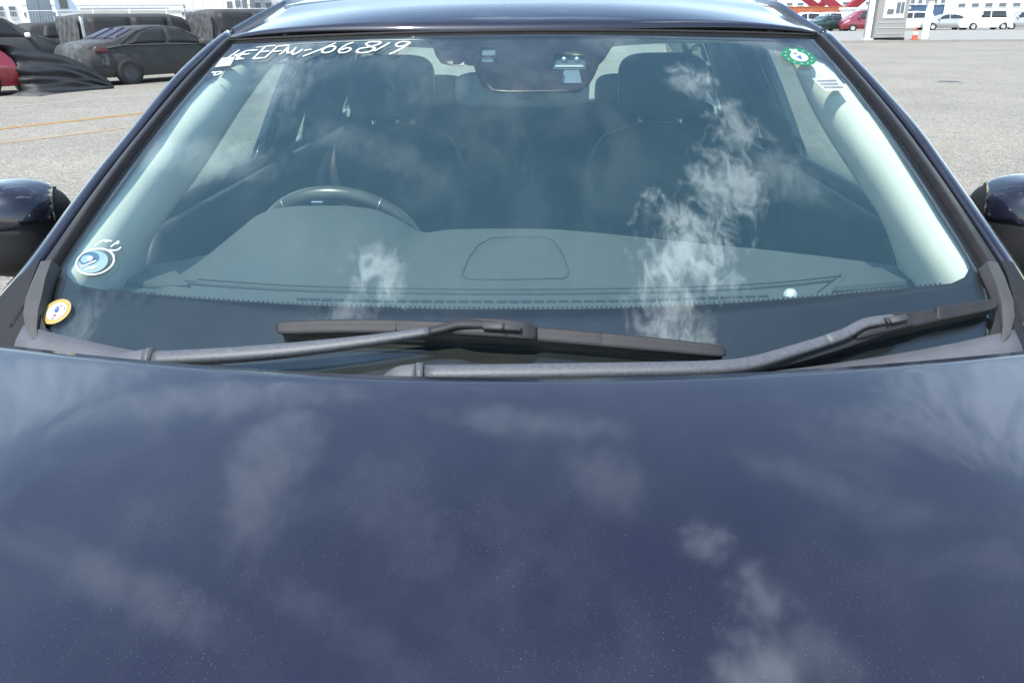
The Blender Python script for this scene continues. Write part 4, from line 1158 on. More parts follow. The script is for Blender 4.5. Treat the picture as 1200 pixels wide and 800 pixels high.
# ---- rear-view mirror
rv = empty('rear_view_mirror', tuple(at_y(612, 108, 1.66))); rv.parent = car; rv.location = Vector(rv.location)-WL[car.name]
rc = at_y(612, 105, 1.68)
rows = superbox(rc, (0.140, 0.022, 0.036), 0.4, 16, 32)
gobj('mirror_case', rows, 'sensor2', rv, cu=True)
gobj('mirror_face', [[rc+V(x, 0.0225, z) for x in (-0.12, 0.12)] for z in (-0.026, 0.026)], 'chrome', rv, smooth=False)
tube('stalk', [rc+V(0, -0.015, 0.02), rc+V(0, -0.04, 0.035), glp(0.0, 0.80, -0.04)], 0.010, 'black', rv, n=8)
box('mirror_button', rc+V(0.005, -0.024, -0.012), (0.028, 0.006, 0.012), 'interior', rv, bevel=0.002)
# camera pod behind the black band
pod = [glp(s, t, -0.045) for s, t in [on_glass(u, v, 0) for u, v in [(566, 52), (694, 52), (682, 84), (580, 84)]]]
pd2 = [glp(s, t, -0.026) for s, t in [on_glass(u, v, 0) for u, v in [(566, 50), (694, 50), (684, 90), (578, 90)]]]
mk('camera_pod', pod+pd2, [(0, 1, 2, 3), (4, 7, 6, 5), (0, 4, 5, 1), (1, 5, 6, 2), (2, 6, 7, 3), (3, 7, 4, 0)], 'black', rv, smooth=False)
# ---- pillar trim, headliner, visors
APX = {-1: [(166, 330), (170, 311), (176, 284), (194, 255), (235, 200), (280, 130), (307, 92), (322, 72), (332, 58)],
       1: [(1058, 330), (1053, 310), (1045, 284), (1030, 250), (1010, 220), (962, 145), (940, 100), (930, 75), (922, 58)]}
for sg in (-1, 1):
    inn = [at_side(u, v, sg, 0.725) for u, v in APX[sg]]
    inn = [Vector(p) for p in spline(inn, 30)]
    ts = spline([(-0.03,), (0.03,), (0.09,), (0.17,), (0.37,), (0.64,), (0.82,), (0.93,), (0.985,)], 30)
    rows = []
    for p, t in zip(inn, ts):
        q = glp(sg*0.995, float(t[0]), -0.012)
        ctl = V(q.x-sg*0.078, q.y+0.035, q.z+0.004)
        g_ = lambda a: q*(1-a)**2+ctl*2*a*(1-a)+p*a*a
        rows.append([g_(a/8) for a in range(9)]+[p+V(sg*0.02, 0.02, 0), p+V(sg*0.085, 0.06, -0.01)])
    gobj('pillar_trim', rows, 'trim', car, thick=0.004, off=0)
rows = []
for i in range(20):
    f = i/19
    y = 1.755+2.2*f
    zc_ = interp(y, [1.75, 1.80, 1.9, 2.2, 2.6, 3.3, 3.95], [1.545, 1.556, 1.566, 1.598, 1.63, 1.62, 1.555])
    hw = interp(y, [1.75, 2.0, 3.0, 3.95], [0.615, 0.625, 0.64, 0.60])
    rows.append([V(hw*s, y+0.05*s*s*(1-f), zc_-0.05*abs(s)**3) for s in [-1+2*j/20 for j in range(21)]])
rows.insert(0, [glp(-0.985+1.97*j/20, 0.985, -0.012) for j in range(21)])
gobj('headliner', rows, 'liner', car, thick=0.004, off=0)
for sg in (-1, 1):
    vz = [[V(sg*0.36+x, y, 1.545-0.012*abs(x/0.2)+0.085*(y-1.80)) for x in (-0.20, -0.07, 0.07, 0.20)] for y in (1.80, 1.86, 1.95)]
    vi = gobj('sun_visor', vz, 'liner', car, thick=0.018, bevel=0.004)
    box('visor_tag', (sg*0.36+0.10*sg, 1.806, 1.531), (0.05, 0.004, 0.008), 'sensor2', vi)

# ================================================================== CARS IN THE YARD
def hull_fn(L, Wd, top, belt, tumble, plan=0.12):
    tx, tz = [p[0] for p in top], [p[1] for p in top]
    bx_, bz = [p[0] for p in belt], [p[1] for p in belt]
    sec = [(0.90, 0.20, 0), (0.985, 0.36, 0), (1.0, 0.60, 0), (0.995, None, 0.0), (0.97, None, 0.06), (0.97, None, 0.35), (0.97, None, 0.7), (0.965, None, 0.90), (0.90, None, 0.97), (0.5, None, 1.0), (0.0, None, 1.005)]
    def row(x):
        zt = interp(x, tx, tz); zb = min(interp(x, bx_, bz), zt-0.02)
        e = abs(x)/(L/2)
        w = Wd/2*(1-plan*max(0, (e-0.45)/0.55)**2.2)
        out = []
        for k, z, f in sec:
            if z is not None: out.append((k*w, min(z, zb-0.05+0.01*k)))
            else:
                zz_ = zb+(zt-zb)*f
                xx = k*w-tumble*(zz_-zb)*(1 if k > 0.55 else k)
                out.append((max(0, xx) if k else 0.0, zz_))
        return out
    return row
def on_hull(row, x, f0, side):
    """point on the cabin side at belt-to-roof fraction f0"""
    r = row(x); z0, z1 = r[3][1], r[10][1]; z = z0+(z1-z0)*f0
    zs = [p[1] for p in r[3:9]]; ys = [p[0] for p in r[3:9]]
    return V(x, -side*(interp(z, zs, ys)+0.012), z)
def side_window(root, row, name, mat, lo, hi, f0, f1, side, n=6):
    rows = []
    for i in range(5):
        f = f0+(f1-f0)*i/4; k = i/4
        a, b = lo[0]+(lo[1]-lo[0])*k, hi[0]+(hi[1]-hi[0])*k
        rows.append([on_hull(row, a+(b-a)*j/n, f, side) for j in range(n+1)])
    return gobj(name, rows, mat, root, thick=0.008, off=0)
def end_window(root, row, name, mat, x0, x1, wk=0.86, n=6, m_=10):
    rows = []
    for i in range(n+1):
        x = x0+(x1-x0)*i/n
        r = row(x); zt = r[10][1]
        ys = [p[0] for p in r[7:11]][::-1]; zs = [p[1] for p in r[7:11]][::-1]
        w = r[7][0]*wk
        rows.append([V(x, -w+2*w*j/m_, interp(abs(-w+2*w*j/m_), ys, zs)+0.014) for j in range(m_+1)])
    return gobj(name, rows, mat, root, thick=0.008, off=0)
def yard_car(name, label, group, loc, heading, L, Wd, top, belt, body, glassm, tyre, rimm, tumble=0.32, wheels=(1.35, -1.35), wr=0.32, sidewin=(), front=None, rear=None, mirror=None, lights=True, bodyname='body', pillar=True):
    root = empty(name, (loc[0], loc[1], 0), heading, frame=True)
    tag(root, label, 'car', group)
    row = hull_fn(L, Wd, top, belt, tumble)
    n = 56
    rows = []
    for i in range(n+1):
        x = -L/2+L*i/n
        h = row(x)
        rows.append([V(x, -y, z) for y, z in h] + [V(x, y, z) for y, z in h[::-1][1:]])
    vs, fs = grid(rows)
    m2 = len(rows[0])
    for r0, fl in ((0, False), (n, True)):
        f = tuple(range(r0*m2, r0*m2+m2)); fs.append(f if fl else f[::-1])
    bd = mk(bodyname, vs, fs, body, root, origin=(0, 0, 0.6))
    for sw_ in sidewin:
        for sd in (1, -1):
            side_window(root, row, 'window', glassm, sw_[0], sw_[1], sw_[2], sw_[3], sd)
    if front: end_window(root, row, 'windscreen', glassm, *front)
    if rear: end_window(root, row, 'rear_window', rear[2] if len(rear) > 2 else glassm, rear[0], rear[1])
    for wx in wheels:
        for sd in (1, -1):
            w = empty('wheel', (wx, -sd*(Wd/2-0.10), wr)); w.parent = root; WL[w.name] = V(wx, -sd*(Wd/2-0.10), wr)
            c0 = (wx, -sd*(Wd/2-0.10), wr)
            ar = lathe([(wr*1.16, -sd*0.085), (wr*1.16, -sd*0.092), (wr*0.9, -sd*0.092)], 22, 'y', (wx, -sd*(Wd/2-0.10), wr))
            gobj('tyre', lathe([(wr*0.62, -sd*0.10), (wr*0.93, -sd*0.115), (wr, -sd*0.09), (wr, sd*0.09), (wr*0.6, sd*0.1)], 24, 'y', c0), tyre, w, cv=True)
            gobj('rim', lathe([(wr*0.66, -sd*0.105), (wr*0.6, -sd*0.085), (wr*0.15, -sd*0.095), (0, -sd*0.10)], 24, 'y', c0), rimm, w, cv=True)
            gobj('wheel_arch', ar, 'void', bd, cv=True)
    if mirror:
        for sd in (1, -1):
            mw = on_hull(row, mirror[0], 0.10, sd)
            gobj('mirror', [[V(p.x, p.y, p.z) for p in r] for r in superbox((mw.x, mw.y-sd*0.09, mw.z+0.05), (0.07, 0.11, 0.075), 0.6, 8, 12)], mirror[1], root, cu=True)
    return root, row, bd

HD = math.atan2(LD.y, LD.x)
GRP = 'cars under black mesh covers'
def place(u, v_, y): p = at_y(u, v_, y); return (p.x, p.y)
SEDAN_TOP = [(-2.40, 0.86), (-2.34, 0.98), (-2.2, 1.05), (-1.75, 1.09), (-1.60, 1.12), (-0.95, 1.38), (-0.55, 1.445), (0.0, 1.46), (0.35, 1.42), (0.75, 1.27), (1.12, 1.06), (1.5, 1.00), (2.1, 0.90), (2.36, 0.74), (2.40, 0.62)]
SEDAN_BELT = [(-2.4, 0.84), (-1.6, 0.98), (0, 0.97), (1.2, 0.94), (2.4, 0.60)]
SW_SEDAN = [((-1.28, -0.80), (-0.16, -0.14), 0.12, 0.80), ((-0.08, -0.08), (1.02, 0.42), 0.12, 0.80)]
HATCH_TOP = [(-2.05, 0.70), (-2.02, 1.05), (-1.95, 1.25), (-1.75, 1.58), (-1.5, 1.66), (-0.4, 1.72), (0.2, 1.70), (0.55, 1.58), (0.95, 1.32), (1.25, 1.10), (1.8, 1.00), (2.0, 0.80), (2.05, 0.6)]
HATCH_BELT = [(-2.05, 0.68), (-1.9, 1.02), (1.2, 1.0), (2.05, 0.58)]
VAN_TOP = [(-2.1, 0.70), (-2.09, 1.2), (-2.03, 1.62), (-1.9, 1.76), (-1.6, 1.80), (0.6, 1.80), (1.0, 1.70), (1.45, 1.36), (1.75, 1.10), (2.0, 0.96), (2.1, 0.7)]
VAN_BELT = [(-2.1, 0.68), (-2.0, 1.0), (1.6, 0.98), (2.1, 0.66)]
def scaled(t, kx, kz): return [(x*kx, z*kz) for x, z in t]

# the sedan in front of the row
rw = at_z(153, 99)
sc_ = rw + LD*1.38 - LN*0.78
sed, srow, sbody = yard_car('covered_sedan', 'sedan under a dark mesh cover, tail light and one wheel showing through', GRP, (sc_.x, sc_.y), HD, 4.8, 1.80, SEDAN_TOP, SEDAN_BELT, 'cover', 'cover_dark', 'tyre_cov', 'rim_cov',
    sidewin=SW_SEDAN, front=(1.06, 0.42), rear=(-1.55, -0.95, 'violet'), mirror=(0.92, 'cover_light'), wheels=(1.38, -1.38), wr=0.33, bodyname='mesh_cover')
# seams of the cover and the pale crumpled tail
for sd in (1, -1):
    tube('cover_seam', [on_hull(srow, x, 0.0, sd)+V(0, -sd*0.004, 0.0) for x in [-2.2, -1.5, -0.7, 0, 0.8, 1.4]], 0.014, 'cover_mid', sbody, n=6)
    tube('window_bead', [on_hull(srow, x, f, sd) for x, f in [(-1.5, 0.3), (-0.95, 0.85), (-0.5, 0.92), (0.1, 0.93), (0.5, 0.88), (0.85, 0.6)]], 0.012, 'cover_mid', sbody, n=6)
tr = []
for i in range(7):
    f = i/6
    tr.append([V(-2.42-0.012*math.sin(j*1.3+i)-0.03*math.sin(math.pi*f)+0.05*f+0.24*abs(-1+j/12)**3, -0.82+1.64*j/24, 0.52+0.46*f+0.02*math.sin(j*0.9)) for j in range(25)])
for x in (-2.3, -2.1, -1.9, -1.72):
    zt = interp(x, [p[0] for p in SEDAN_TOP], [p[1] for p in SEDAN_TOP])
    tr.append([V(x+0.16*abs(-1+j/12)**3, -0.78+1.56*j/24, zt+0.016+0.008*math.sin(j*1.7+x*9)-0.07*abs(-1+j/12)**4) for j in range(25)])
gobj('crumpled_tail_cover', tr, 'cover_light', sed, thick=0.01)
for sd in (1, -1):
    sw2 = [[V(-2.22+0.34*j/6, -sd*(0.80+0.075*sstep(j/6, 0, 1)+0.02*math.sin(2.2*j+i)), 0.55+0.38*i/6-0.12*j/6*(1-i/6)) for j in range(7)] for i in range(7)]
    gobj('crumpled_tail_cover', sw2, 'cover_light', sed, thick=0.01)
    gobj('tail_light', [[V(-2.20+0.30*j/4, -sd*(0.835+0.055*sstep(j/4, 0, 1)), 0.82+0.14*i/3-0.02*j/4) for j in range(5)] for i in range(4)], 'taillight', sed, thick=0.02)
for yy in (-0.28, 0.26):
    tube('rear_glass_band', [V(x, yy*(1 if x < -1.2 else 0.95), interp(x, [p[0] for p in SEDAN_TOP], [p[1] for p in SEDAN_TOP])+0.03) for x in (-1.6, -1.4, -1.15, -0.95)], 0.016, 'cover_mid', sed, n=6)

# red hatchback at the very edge with its cover slid off onto the ground
rp = at_z(-120, 120)
red, rrow, rbody = yard_car('red_hatchback', 'bright red car with its black mesh cover slipping off to the ground', None, (rp.x-0.2, rp.y+0.7), HD-R(12), 4.1, 1.7, HATCH_TOP, HATCH_BELT, 'red', 'carglass', 'tyre', 'rim', sidewin=[((-1.5, -1.3), (-0.1, -0.1), 0.12, 0.85), ((0, 0), (1.05, 0.5), 0.12, 0.85)], front=(1.2, 0.55), rear=(-1.95, -1.72), wheels=(1.25, -1.25))
# slipped cover: a sagging sheet from the red car to the sedan's tail and the ground
A = [at_y(0, 52, 18.9), at_y(30, 57, 19.4), at_y(62, 62, 20.0), at_y(95, 72, 20.4), at_y(128, 88, 20.9)]
rows = []
pts_top = [(-4, 52), (10, 53), (30, 58), (55, 62), (75, 66), (95, 74), (112, 84), (128, 95), (134, 101)]
pts_bot = [(14, 96), (24, 108), (40, 110), (58, 109), (75, 107.5), (92, 106), (108, 104.5), (122, 103.5), (134, 102.5)]
TP = [Vector(at_y(p[0], p[1], 18.2+0.35*i)) for i, p in enumerate(pts_top)]
BP = [Vector(at_z(p[0], p[1], 0.03)) for p in pts_bot]
TPs = [Vector(p) for p in spline([tuple(p) for p in TP], 40)]; BPs = [Vector(p) for p in spline([tuple(p) for p in BP], 40)]
for i in range(61):
    f = i/60
    rr = []
    for j in range(40):
        p = TPs[j].lerp(BPs[j], f)
        fold = (1-2*abs(math.sin(f*11+0.05*j+1.3*math.sin(j*0.13))))*0.06*math.sin(math.pi*f)+0.03*math.sin(f*37+j*0.21)*math.sin(math.pi*f)
        sag = 0.22*math.sin(math.pi*f)
        rr.append(p+V(0.25*fold, -fold-sag*0.3, fold*0.5))
    rows.append(rr)
WL['_'] = V(0, 0, 0)
cv = gobj('slipped_mesh_cover', rows, 'cover_dark', None, thick=0.01)
tag(cv, 'loose black mesh cover sagging in folds between red car and covered sedan', 'car cover')
hp = []
rnd = random.Random(5)
c0 = at_z(38, 110.5, 0.0)
for i in range(7):
    hp.append([V(c0.x+(-0.75+1.5*j/20)*LD.y*0.9, c0.y-(-0.75+1.5*j/20)*0.25+(i-3)*0.16, 0.004+0.10*math.sin(math.pi*i/6)*math.sin(math.pi*j/20)*(0.6+0.5*rnd.random())) for j in range(21)])
tag(gobj('cover_heap', hp, 'cover_light', None, thick=0.008), 'small grey crumpled heap of mesh cover lying on asphalt', 'car cover')

# cars behind
yard_car('covered_suv', 'tall hatchback under dark mesh cover with a white door mirror', GRP, place(-25, 40, 25.5), HD, 4.3, 1.8, scaled(HATCH_TOP, 1.05, 1.06), scaled(HATCH_BELT, 1.05, 1.1), 'cover_mid', 'cover_dark', 'tyre_cov', 'rim_cov',
         sidewin=[((-1.5, -1.3), (-0.15, -0.15), 0.06, 0.9), ((-0.08, -0.08), (1.05, 0.5), 0.06, 0.9)], front=(1.25, 0.55), rear=(-2.0, -1.78), mirror=(1.0, 'white'), bodyname='mesh_cover')
yard_car('covered_hatchback', 'low dark car under mesh cover between tall hatchback and minivan', GRP, place(82, 35, 31.5), HD, 4.2, 1.75, scaled(HATCH_TOP, 1.02, 0.92), scaled(HATCH_BELT, 1.02, 0.95), 'cover', 'cover_dark', 'tyre_cov', 'rim_cov',
         sidewin=[((-1.5, -1.3), (-0.1, -0.1), 0.1, 0.85), ((0, 0), (1.05, 0.5), 0.1, 0.85)], front=(1.2, 0.55), bodyname='mesh_cover')
van, vrow, vb = yard_car('covered_minivan', 'minivan under black mesh cover, its back end wrapped in shiny crumples', GRP, place(166, 36, 28.6), HD+R(-6), 4.9, 1.8, scaled(VAN_TOP, 1.16, 1.0), scaled(VAN_BELT, 1.16, 1.0), 'cover_mid', 'cover_dark', 'tyre_cov', 'rim_cov', tumble=0.18,
         sidewin=[((-2.1, -2.1), (-0.75, -0.75), 0.1, 0.85), ((-0.65, -0.65), (0.55, 0.55), 0.1, 0.85), ((0.65, 0.65), (1.75, 1.15), 0.1, 0.85)], front=(1.9, 1.2), mirror=(1.72, 'cover_dark'), bodyname='mesh_cover')
def van_tail(root, L, Hh):
    tr = [[V(-L/2-0.02-0.02*math.sin(j*1.1+i*0.7), -0.80+1.60*j/26, 0.75+(Hh-0.80)*i/10) for j in range(27)] for i in range(11)]
    gobj('crumpled_tail_cover', tr, 'cover_light', root, thick=0.01)
van_tail(van, 4.9, 1.78)
gobj('cover_shine', [[V(-2.42+0.10*j/2, -0.915-0.004*j, 0.95+0.75*i/4) for j in range(3)] for i in range(5)], 'silver', van, thick=0.01)  # pale silver strip, the cover's shine put in as colour
v2, r2_, b2 = yard_car('covered_box_van', 'tall boxy van under mesh cover with silvery creased rear', GRP, place(296, 32, 30.5), HD+R(-6), 4.2, 1.75, scaled(VAN_TOP, 1.0, 1.07), scaled(VAN_BELT, 1.0, 1.05), 'cover_mid', 'cover_dark', 'tyre_cov', 'rim_cov', tumble=0.12,
         sidewin=[((-1.8, -1.8), (-0.5, -0.5), 0.1, 0.85), ((-0.4, -0.4), (0.6, 0.6), 0.1, 0.85)], front=(1.6, 1.05), bodyname='mesh_cover')
van_tail(v2, 4.2, 1.9)
yard_car('covered_hatchback', 'dark covered car glimpsed in the gap between minivan and box van', GRP, place(243, 36, 33.5), HD, 4.0, 1.7, scaled(HATCH_TOP, 1.0, 0.93), scaled(HATCH_BELT, 1.0, 0.95), 'cover', 'cover_dark', 'tyre_cov', 'rim_cov', bodyname='mesh_cover')

# ================================================================== FENCE AND BUILDINGS ON THE LEFT
fn_ = empty('mesh_fence', (at_y(160, 20, 44).x, 44, 0)); tag(fn_, 'long galvanised wire fence behind the covered cars', 'fence')
fx0, fx1 = at_y(-60, 20, 44).x, at_y(420, 20, 44).x
k = 0
x = fx0
while x < fx1:
    tube('post', [V(x, 44, 0), V(x, 44, 2.15)], 0.035, 'galv', fn_, n=6); x += 2.0
for z in (0.15, 1.15, 2.1):
    tube('rail', [V(fx0, 44, z), V(fx1, 44, z)], 0.022, 'galv', fn_, n=6)
vs, fs = [], []
x = fx0
while x < fx1:
    b = len(vs); vs += [(x, 43.99, 0.1), (x+0.012, 43.99, 0.1), (x+0.012, 43.99, 2.1), (x, 43.99, 2.1)]; fs.append((b, b+1, b+2, b+3)); x += 0.16
o = mk('wire_mesh', vs, fs, 'galv', fn_, smooth=False); o['kind'] = 'stuff'

def building(name, label, u0, u1, y, h, mat, wins=(), depth=14, cat='building', roofm='wallgrey', group=None, bands=0):
    x0, x1 = at_y(u0, 15, y).x, at_y(u1, 15, y).x
    az = math.atan2((x0+x1)/2, y)
    w = (x1-x0)*math.cos(az)
    root = empty(name, ((x0+x1)/2, y, 0), -az, frame=True); tag(root, label, cat, group)
    box('wall', (0, depth/2, h/2), (w, depth, h), mat, root)
    box('roof', (0, depth/2, h+0.15), (w+0.4, depth+0.4, 0.3), roofm, root)
    for a, b, z0, z1 in wins:
        wx0, wx1 = -w/2+w*a, -w/2+w*b
        o = box('window', ((wx0+wx1)/2, -0.02, (z0+z1)/2), (wx1-wx0, 0.12, z1-z0), 'galv', root)
        box('pane', ((wx0+wx1)/2, -0.07, (z0+z1)/2), ((wx1-wx0)*0.86, 0.05, (z1-z0)*0.86), 'winpane', o)
        box('sill', ((wx0+wx1)/2, -0.12, z0-0.08), ((wx1-wx0)*1.08, 0.16, 0.10), 'galv', o)
    for i in range(bands):
        box('cladding_strip', (-w/2+w*(i+1)/(bands+1), -0.03, h/2), (0.10, 0.06, h), 'galv', root)
    return root
def rowwins(n, z0, z1, m0=0.06, gap=0.4):
    w = (1-2*m0)/n
    return [(m0+w*i+w*gap/2, m0+w*(i+1)-w*gap/2, z0, z1) for i in range(n)]
building('white_office', 'white office block with small dark windows beyond the fence', -70, 29, 62, 9, 'wallwhite', rowwins(6, 1.9, 2.7)+rowwins(6, 5.0, 6.2), bands=2)
building('white_warehouse', 'plain white warehouse with vertical cladding strips', 33, 62, 70, 11, 'wallwhite', [(0.1, 0.9, 1.0, 1.5)], bands=1)
building('pale_blue_building', 'pale blue building with two storeys of windows', 66, 92, 68, 8, 'wallblue', [(0.2, 0.62, 2.4, 4.2), (0.2, 0.7, 0.4, 1.6)])
building('low_cream_shed', 'low cream shed along the fence', 76, 104, 52, 1.75, 'wallcream', [], depth=5)
building('far_warehouse', 'long low far warehouse with rows of tiny windows', 94, 214, 150, 3.1, 'wallcream', rowwins(14, 1.2, 2.0), depth=20)
building('grey_depot', 'grey depot roofline far behind the long warehouse', 96, 200, 210, 4.4, 'wallgrey', rowwins(9, 2.4, 3.4), depth=20)
building('white_depot', 'broad white depot wall with cladding strips beyond the box van', 216, 262, 78, 6, 'wallwhite', [(0.0, 0.04, 1.2, 3.0)], bands=3)
building('white_gatehouse', 'white gatehouse with a pale blue end beside the broad depot', 264, 292, 74, 7, 'wallwhite', [(0.1, 0.35, 2.4, 3.1), (0.45, 0.7, 2.5, 3.2), (0.74, 0.98, 0.8, 4.0)])
building('grey_workshop', 'grey workshop with wide dark doors next to the white gatehouse', 294, 350, 80, 6, 'wallgrey', rowwins(4, 1.0, 3.2))
building('white_fence_wall', 'short white wall panel just behind the covered hatchback', 222, 246, 48, 1.9, 'wallcream', [], depth=0.3, cat='wall')
# sky-line filler behind: a long pale wall of the port
building('port_shed', 'very long pale port shed closing the horizon on the fence side', -260, 420, 330, 7.5, 'wallwhite', rowwins(30, 3.2, 5.0), depth=30, bands=24)

# ================================================================== THE RIGHT-HAND SIDE
kerb_y = 50.0
def gy(u, v): return at_z(u, v)
p0, p1 = at_z(940, 51.0), at_z(1080, 49.8)
kd = Vector((p1.x-p0.x, p1.y-p0.y, 0)).normalized(); kn = Vector((-kd.y, kd.x, 0))
if kn.y < 0: kn = -kn
a, b = p0-kd*30, p0+kd*90
tag(mk('concrete_apron', [a, b, b+kn*27, a+kn*27, a+V(0, 0, 0.12), b+V(0, 0, 0.12), b+kn*27+V(0, 0, 0.12), a+kn*27+V(0, 0, 0.12)],
       [(0, 1, 5, 4), (4, 5, 6, 7), (2, 3, 7, 6), (0, 4, 7, 3), (1, 2, 6, 5)], 'concrete', smooth=False), kind='structure')
AP = 0.12
# booth
kc = at_z(1041, 47, AP)
kb = empty('guard_booth', (kc.x, kc.y, AP), 0); tag(kb, 'pale grey prefabricated guard booth on the concrete apron', 'booth')
KW, KH = 1.75, 2.62
box('wall', (kc.x, kc.y+0.8, AP+0.12+KH/2), (KW, 1.6, KH), 'booth', kb)
box('roof', (kc.x, kc.y+0.8, AP+0.12+KH+0.06), (KW+0.16, 1.78, 0.12), 'booth', kb)
box('plinth', (kc.x, kc.y+0.8, AP+0.06), (KW-0.2, 1.4, 0.12), 'void', kb)
wd = box('window', (kc.x+0.05, kc.y-0.01, AP+1.75), (1.15, 0.06, 1.15), 'white', kb)
for dx, dz, w_, h_ in ((-0.22, -0.22, 0.38, 0.28), (0.20, -0.02, 0.22, 0.60), (0.44, -0.02, 0.18, 0.60)):
    box('pane', (kc.x+0.05+dx, kc.y-0.05, AP+1.75+dz), (w_, 0.03, h_), 'winpane', wd)
for i in range(3):
    box('panel_rib', (kc.x, kc.y-0.012, AP+0.35+0.3*i), (KW*0.86, 0.02, 0.03), 'galv', kb)
box('step', (kc.x+0.25, kc.y-0.35, AP+0.07), (0.8, 0.5, 0.14), 'black', kb, bevel=0.02)
# post beside it
pc = at_z(1016, 47, AP)
pt = empty('light_pole', (pc.x, pc.y, AP)); tag(pt, 'pale steel pole beside the guard booth', 'pole')
box('pole', (pc.x, pc.y, AP+3.0), (0.26, 0.26, 6.0), 'wallblue', pt, bevel=0.03)
box('base_plate', (pc.x, pc.y, AP+0.05), (0.55, 0.55, 0.10), 'galv', pt)
box('notice_strip', (pc.x+0.02, pc.y-0.15, AP+1.4), (0.10, 0.02, 1.3), 'white', pt)
box('bracket', (pc.x, pc.y-0.15, AP+2.5), (0.34, 0.05, 0.10), 'galv', pt)
# cone
cc = at_z(1071.5, 47, AP)
cn = empty('traffic_cone', (cc.x, cc.y, AP)); tag(cn, 'orange traffic cone standing beside the guard booth', 'traffic cone')
gobj('cone', lathe([(0.17, 0.03), (0.05, 0.62), (0.035, 0.68), (0.0, 0.68)], 18, 'z', (cc.x, cc.y, AP)), 'orange', cn, cv=True)
gobj('band', lathe([(0.122, 0.29), (0.088, 0.45)], 18, 'z', (cc.x, cc.y, AP)), 'white', cn, cv=True)
box('foot', (cc.x, cc.y, AP+0.02), (0.42, 0.42, 0.04), 'orange', cn, bevel=0.01)
# slim white post with a box
sc2 = at_z(1083, 46, AP)
sp2 = empty('barrier_post', (sc2.x, sc2.y, AP)); tag(sp2, 'white barrier post with a small red sign beside the cone', 'post')
box('post', (sc2.x, sc2.y, AP+1.3), (0.30, 0.30, 2.6), 'white', sp2, bevel=0.02)
box('sign', (sc2.x-0.1, sc2.y-0.18, AP+2.3), (0.5, 0.04, 0.36), 'cranered', sp2)

GR = 'cars parked beyond the concrete apron'
def far_car(name, label, u, y, hd, top, belt, L, Wd, body, tumble=0.28, kz=1.0, **k):
    kx = L/(top[-1][0]-top[0][0])
    x = at_y(u, 33, y).x
    sw_ = [((-0.34*L, -0.31*L), (-0.03*L, -0.03*L), 0.12, 0.85), ((-0.01*L, -0.01*L), (0.24*L, 0.13*L), 0.12, 0.85)]
    return yard_car(name, label, GR, (x, y), hd, L, Wd, scaled(top, kx, kz), scaled(belt, kx, kz), body, 'carglass', 'tyre', 'rim', tumble=tumble, sidewin=sw_, wheels=(0.30*L, -0.30*L), mirror=(0.2*L, body), **k)
far_car('red_minivan', 'crimson minivan parked side-on behind the pale pole', 1013, 80.5, R(180), VAN_TOP, VAN_BELT, 4.7, 1.75, 'crimson', 0.18, 1.03)
far_car('dark_car', 'dark green car parked next to the crimson minivan', 967, 82.5, R(200), SEDAN_TOP, SEDAN_BELT, 4.4, 1.75, 'darkgreen')
far_car('white_car', 'white hatchback parked behind the dark green car', 966, 90, R(188), HATCH_TOP, HATCH_BELT, 4.2, 1.75, 'white')
far_car('white_car', 'white sedan with its nose by the crimson minivan', 984, 92, R(178), SEDAN_TOP, SEDAN_BELT, 4.6, 1.75, 'white')
far_car('white_car', 'white car parked directly behind the guard booth', 1064, 84, R(172), HATCH_TOP, HATCH_BELT, 4.3, 1.75, 'white')
far_car('silver_car', 'silver sedan parked past the barrier post', 1106, 83, R(176), SEDAN_TOP, SEDAN_BELT, 4.6, 1.75, 'silver')
far_car('white_van', 'white minivan parked past the silver sedan', 1152, 82, R(180), VAN_TOP, VAN_BELT, 4.7, 1.75, 'white', 0.18)
far_car('silver_car', 'silver hatchback at the far end of the parked row', 1196, 82, R(174), HATCH_TOP, HATCH_BELT, 4.1, 1.7, 'silver')
far_car('white_car', 'white hatchback past the dark green car, farthest from the booth', 940, 86, R(190), HATCH_TOP, HATCH_BELT, 4.1, 1.7, 'white')

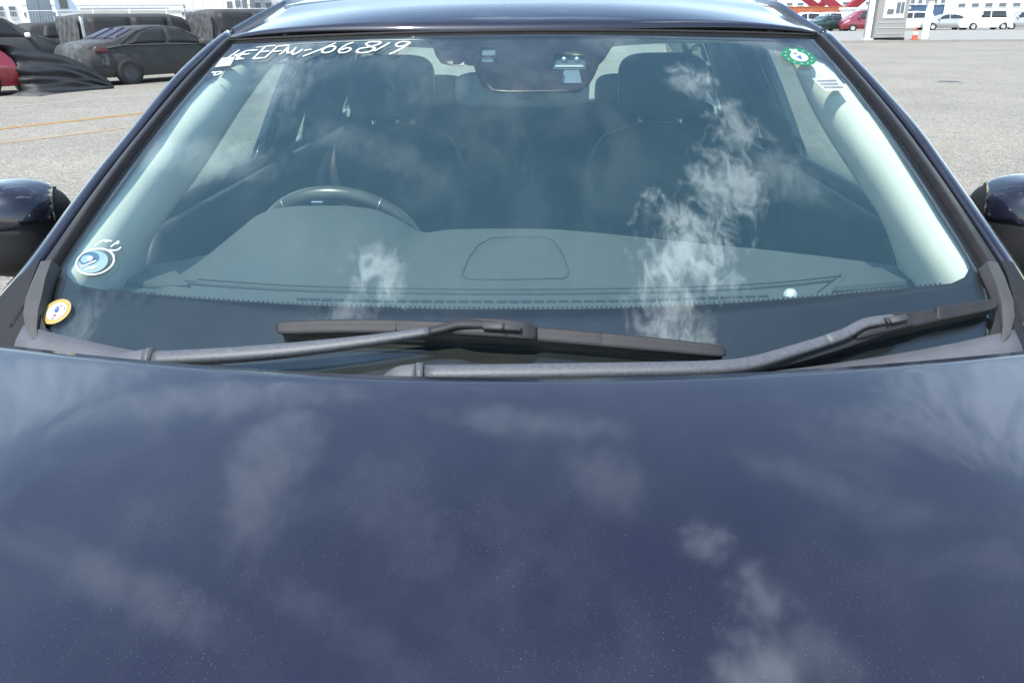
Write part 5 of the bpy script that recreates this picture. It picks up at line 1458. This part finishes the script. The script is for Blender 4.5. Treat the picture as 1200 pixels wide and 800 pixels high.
building('white_store', 'long low white store behind the crimson minivan', 984, 1064, 118, 2.05, 'wallwhite', [], depth=14, bands=4)
building('blue_grey_block', 'blue-grey block with a band of windows behind the guard booth', 1060, 1110, 150, 9, 'wallblue', rowwins(5, 3.0, 4.2), depth=20)
building('white_hall', 'broad white hall behind the red crane legs', 880, 1060, 290, 14, 'wallwhite', rowwins(12, 4.2, 5.2), depth=40, bands=10)
building('far_white_hall', 'second white hall past the blue-grey block', 1100, 1330, 260, 9, 'wallwhite', rowwins(12, 3.0, 4.2), depth=40, bands=8)
building('port_shed', 'pale shed closing the horizon behind the parked row', 820, 1500, 420, 9, 'wallwhite', rowwins(20, 3.4, 5.2), depth=30, bands=16)
def container(label, u, y, z, mat, L=6.1, rz=0.0):
    x = at_y(u, 20, y).x
    root = empty('shipping_container', (x, y, z), rz, frame=True); tag(root, label, 'container', 'shipping containers in the port')
    h, w = 2.59, 2.44
    vs, fs = [], []
    n = int(L/0.28)
    prev = None
    pts = []
    for i in range(n):
        a = -L/2+L*i/n; d = 0.0 if i % 2 else 0.04
        pts += [(a, -w/2+d), (a+L/n, -w/2+d)]
    for i, (a, b) in enumerate(pts):
        vs += [(a, b, 0.1), (a, b, h-0.1)]
        if i: fs.append((2*i-2, 2*i, 2*i+1, 2*i-1))
    mk('corrugated_side', vs, fs, mat, root, smooth=False)
    box('shell', (0, 0.05, h/2), (L-0.02, w-0.12, h-0.06), mat, root)
    for dz in (0.06, h-0.06): box('rail', (0, -w/2+0.0, dz), (L, 0.08, 0.12), mat, root)
    for dx in (-L/2, L/2): box('corner_post', (dx, -w/2, h/2), (0.12, 0.12, h), mat, root)
for lb, u, y, z, mt in (('orange shipping container standing on the ground left of the red crane', 930, 128, 0, 'rust'), ('white shipping container behind the orange one', 944, 138, 0, 'white'),
                        ('blue shipping container beside the white store', 1074, 122, 0, 'bluesteel'), ('orange shipping container past the white store end', 965, 136, 0, 'rust')):
    container(lb, u, y, z, mt)
# red crane
cy = 172.0
cr = empty('gantry_crane', (at_y(985, 10, cy).x, cy, 0)); tag(cr, 'red steel gantry crane with slanting braces above the parked cars', 'crane')
def mem(name, a, b, r, mt='cranered'): tube(name, [a, b], r, mt, cr, n=4, smooth=False)
def cp(u, v, dy=0): return V(*at_y(u, v, cy+dy))
def ext(a, b, k): return a+(b-a)*k
J = cp(987, 14)
a1 = cp(962, -6); a2 = cp(1012, -6)
mem('brace', J, ext(J, a1, 5.5), 1.05); mem('brace', J+V(0.6, 0, 0), ext(J, a2, 5.5), 1.05)
b0 = cp(958, 9, 8); mem('brace', b0, ext(b0, cp(940, -4, 8), 5), 0.9); mem('brace', b0, ext(b0, cp(976, -5, 8), 5), 0.8)
mem('leg', V(J.x-14, cy, 0), V(J.x-14, cy, 26), 0.8); mem('leg', V(J.x+14, cy, 0), V(J.x+14, cy, 26), 0.8)
mem('leg', V(J.x-14, cy+16, 0), V(J.x-14, cy+16, 26), 0.8); mem('leg', V(J.x+14, cy+16, 0), V(J.x+14, cy+16, 26), 0.8)
mem('sill_beam', V(J.x-16, cy, 1.4), V(J.x+16, cy, 1.4), 0.7, 'white'); mem('girder', V(J.x-24, cy, 26), V(J.x+24, cy, 26), 1.5); mem('girder', V(J.x-24, cy+16, 26), V(J.x+24, cy+16, 26), 1.5)
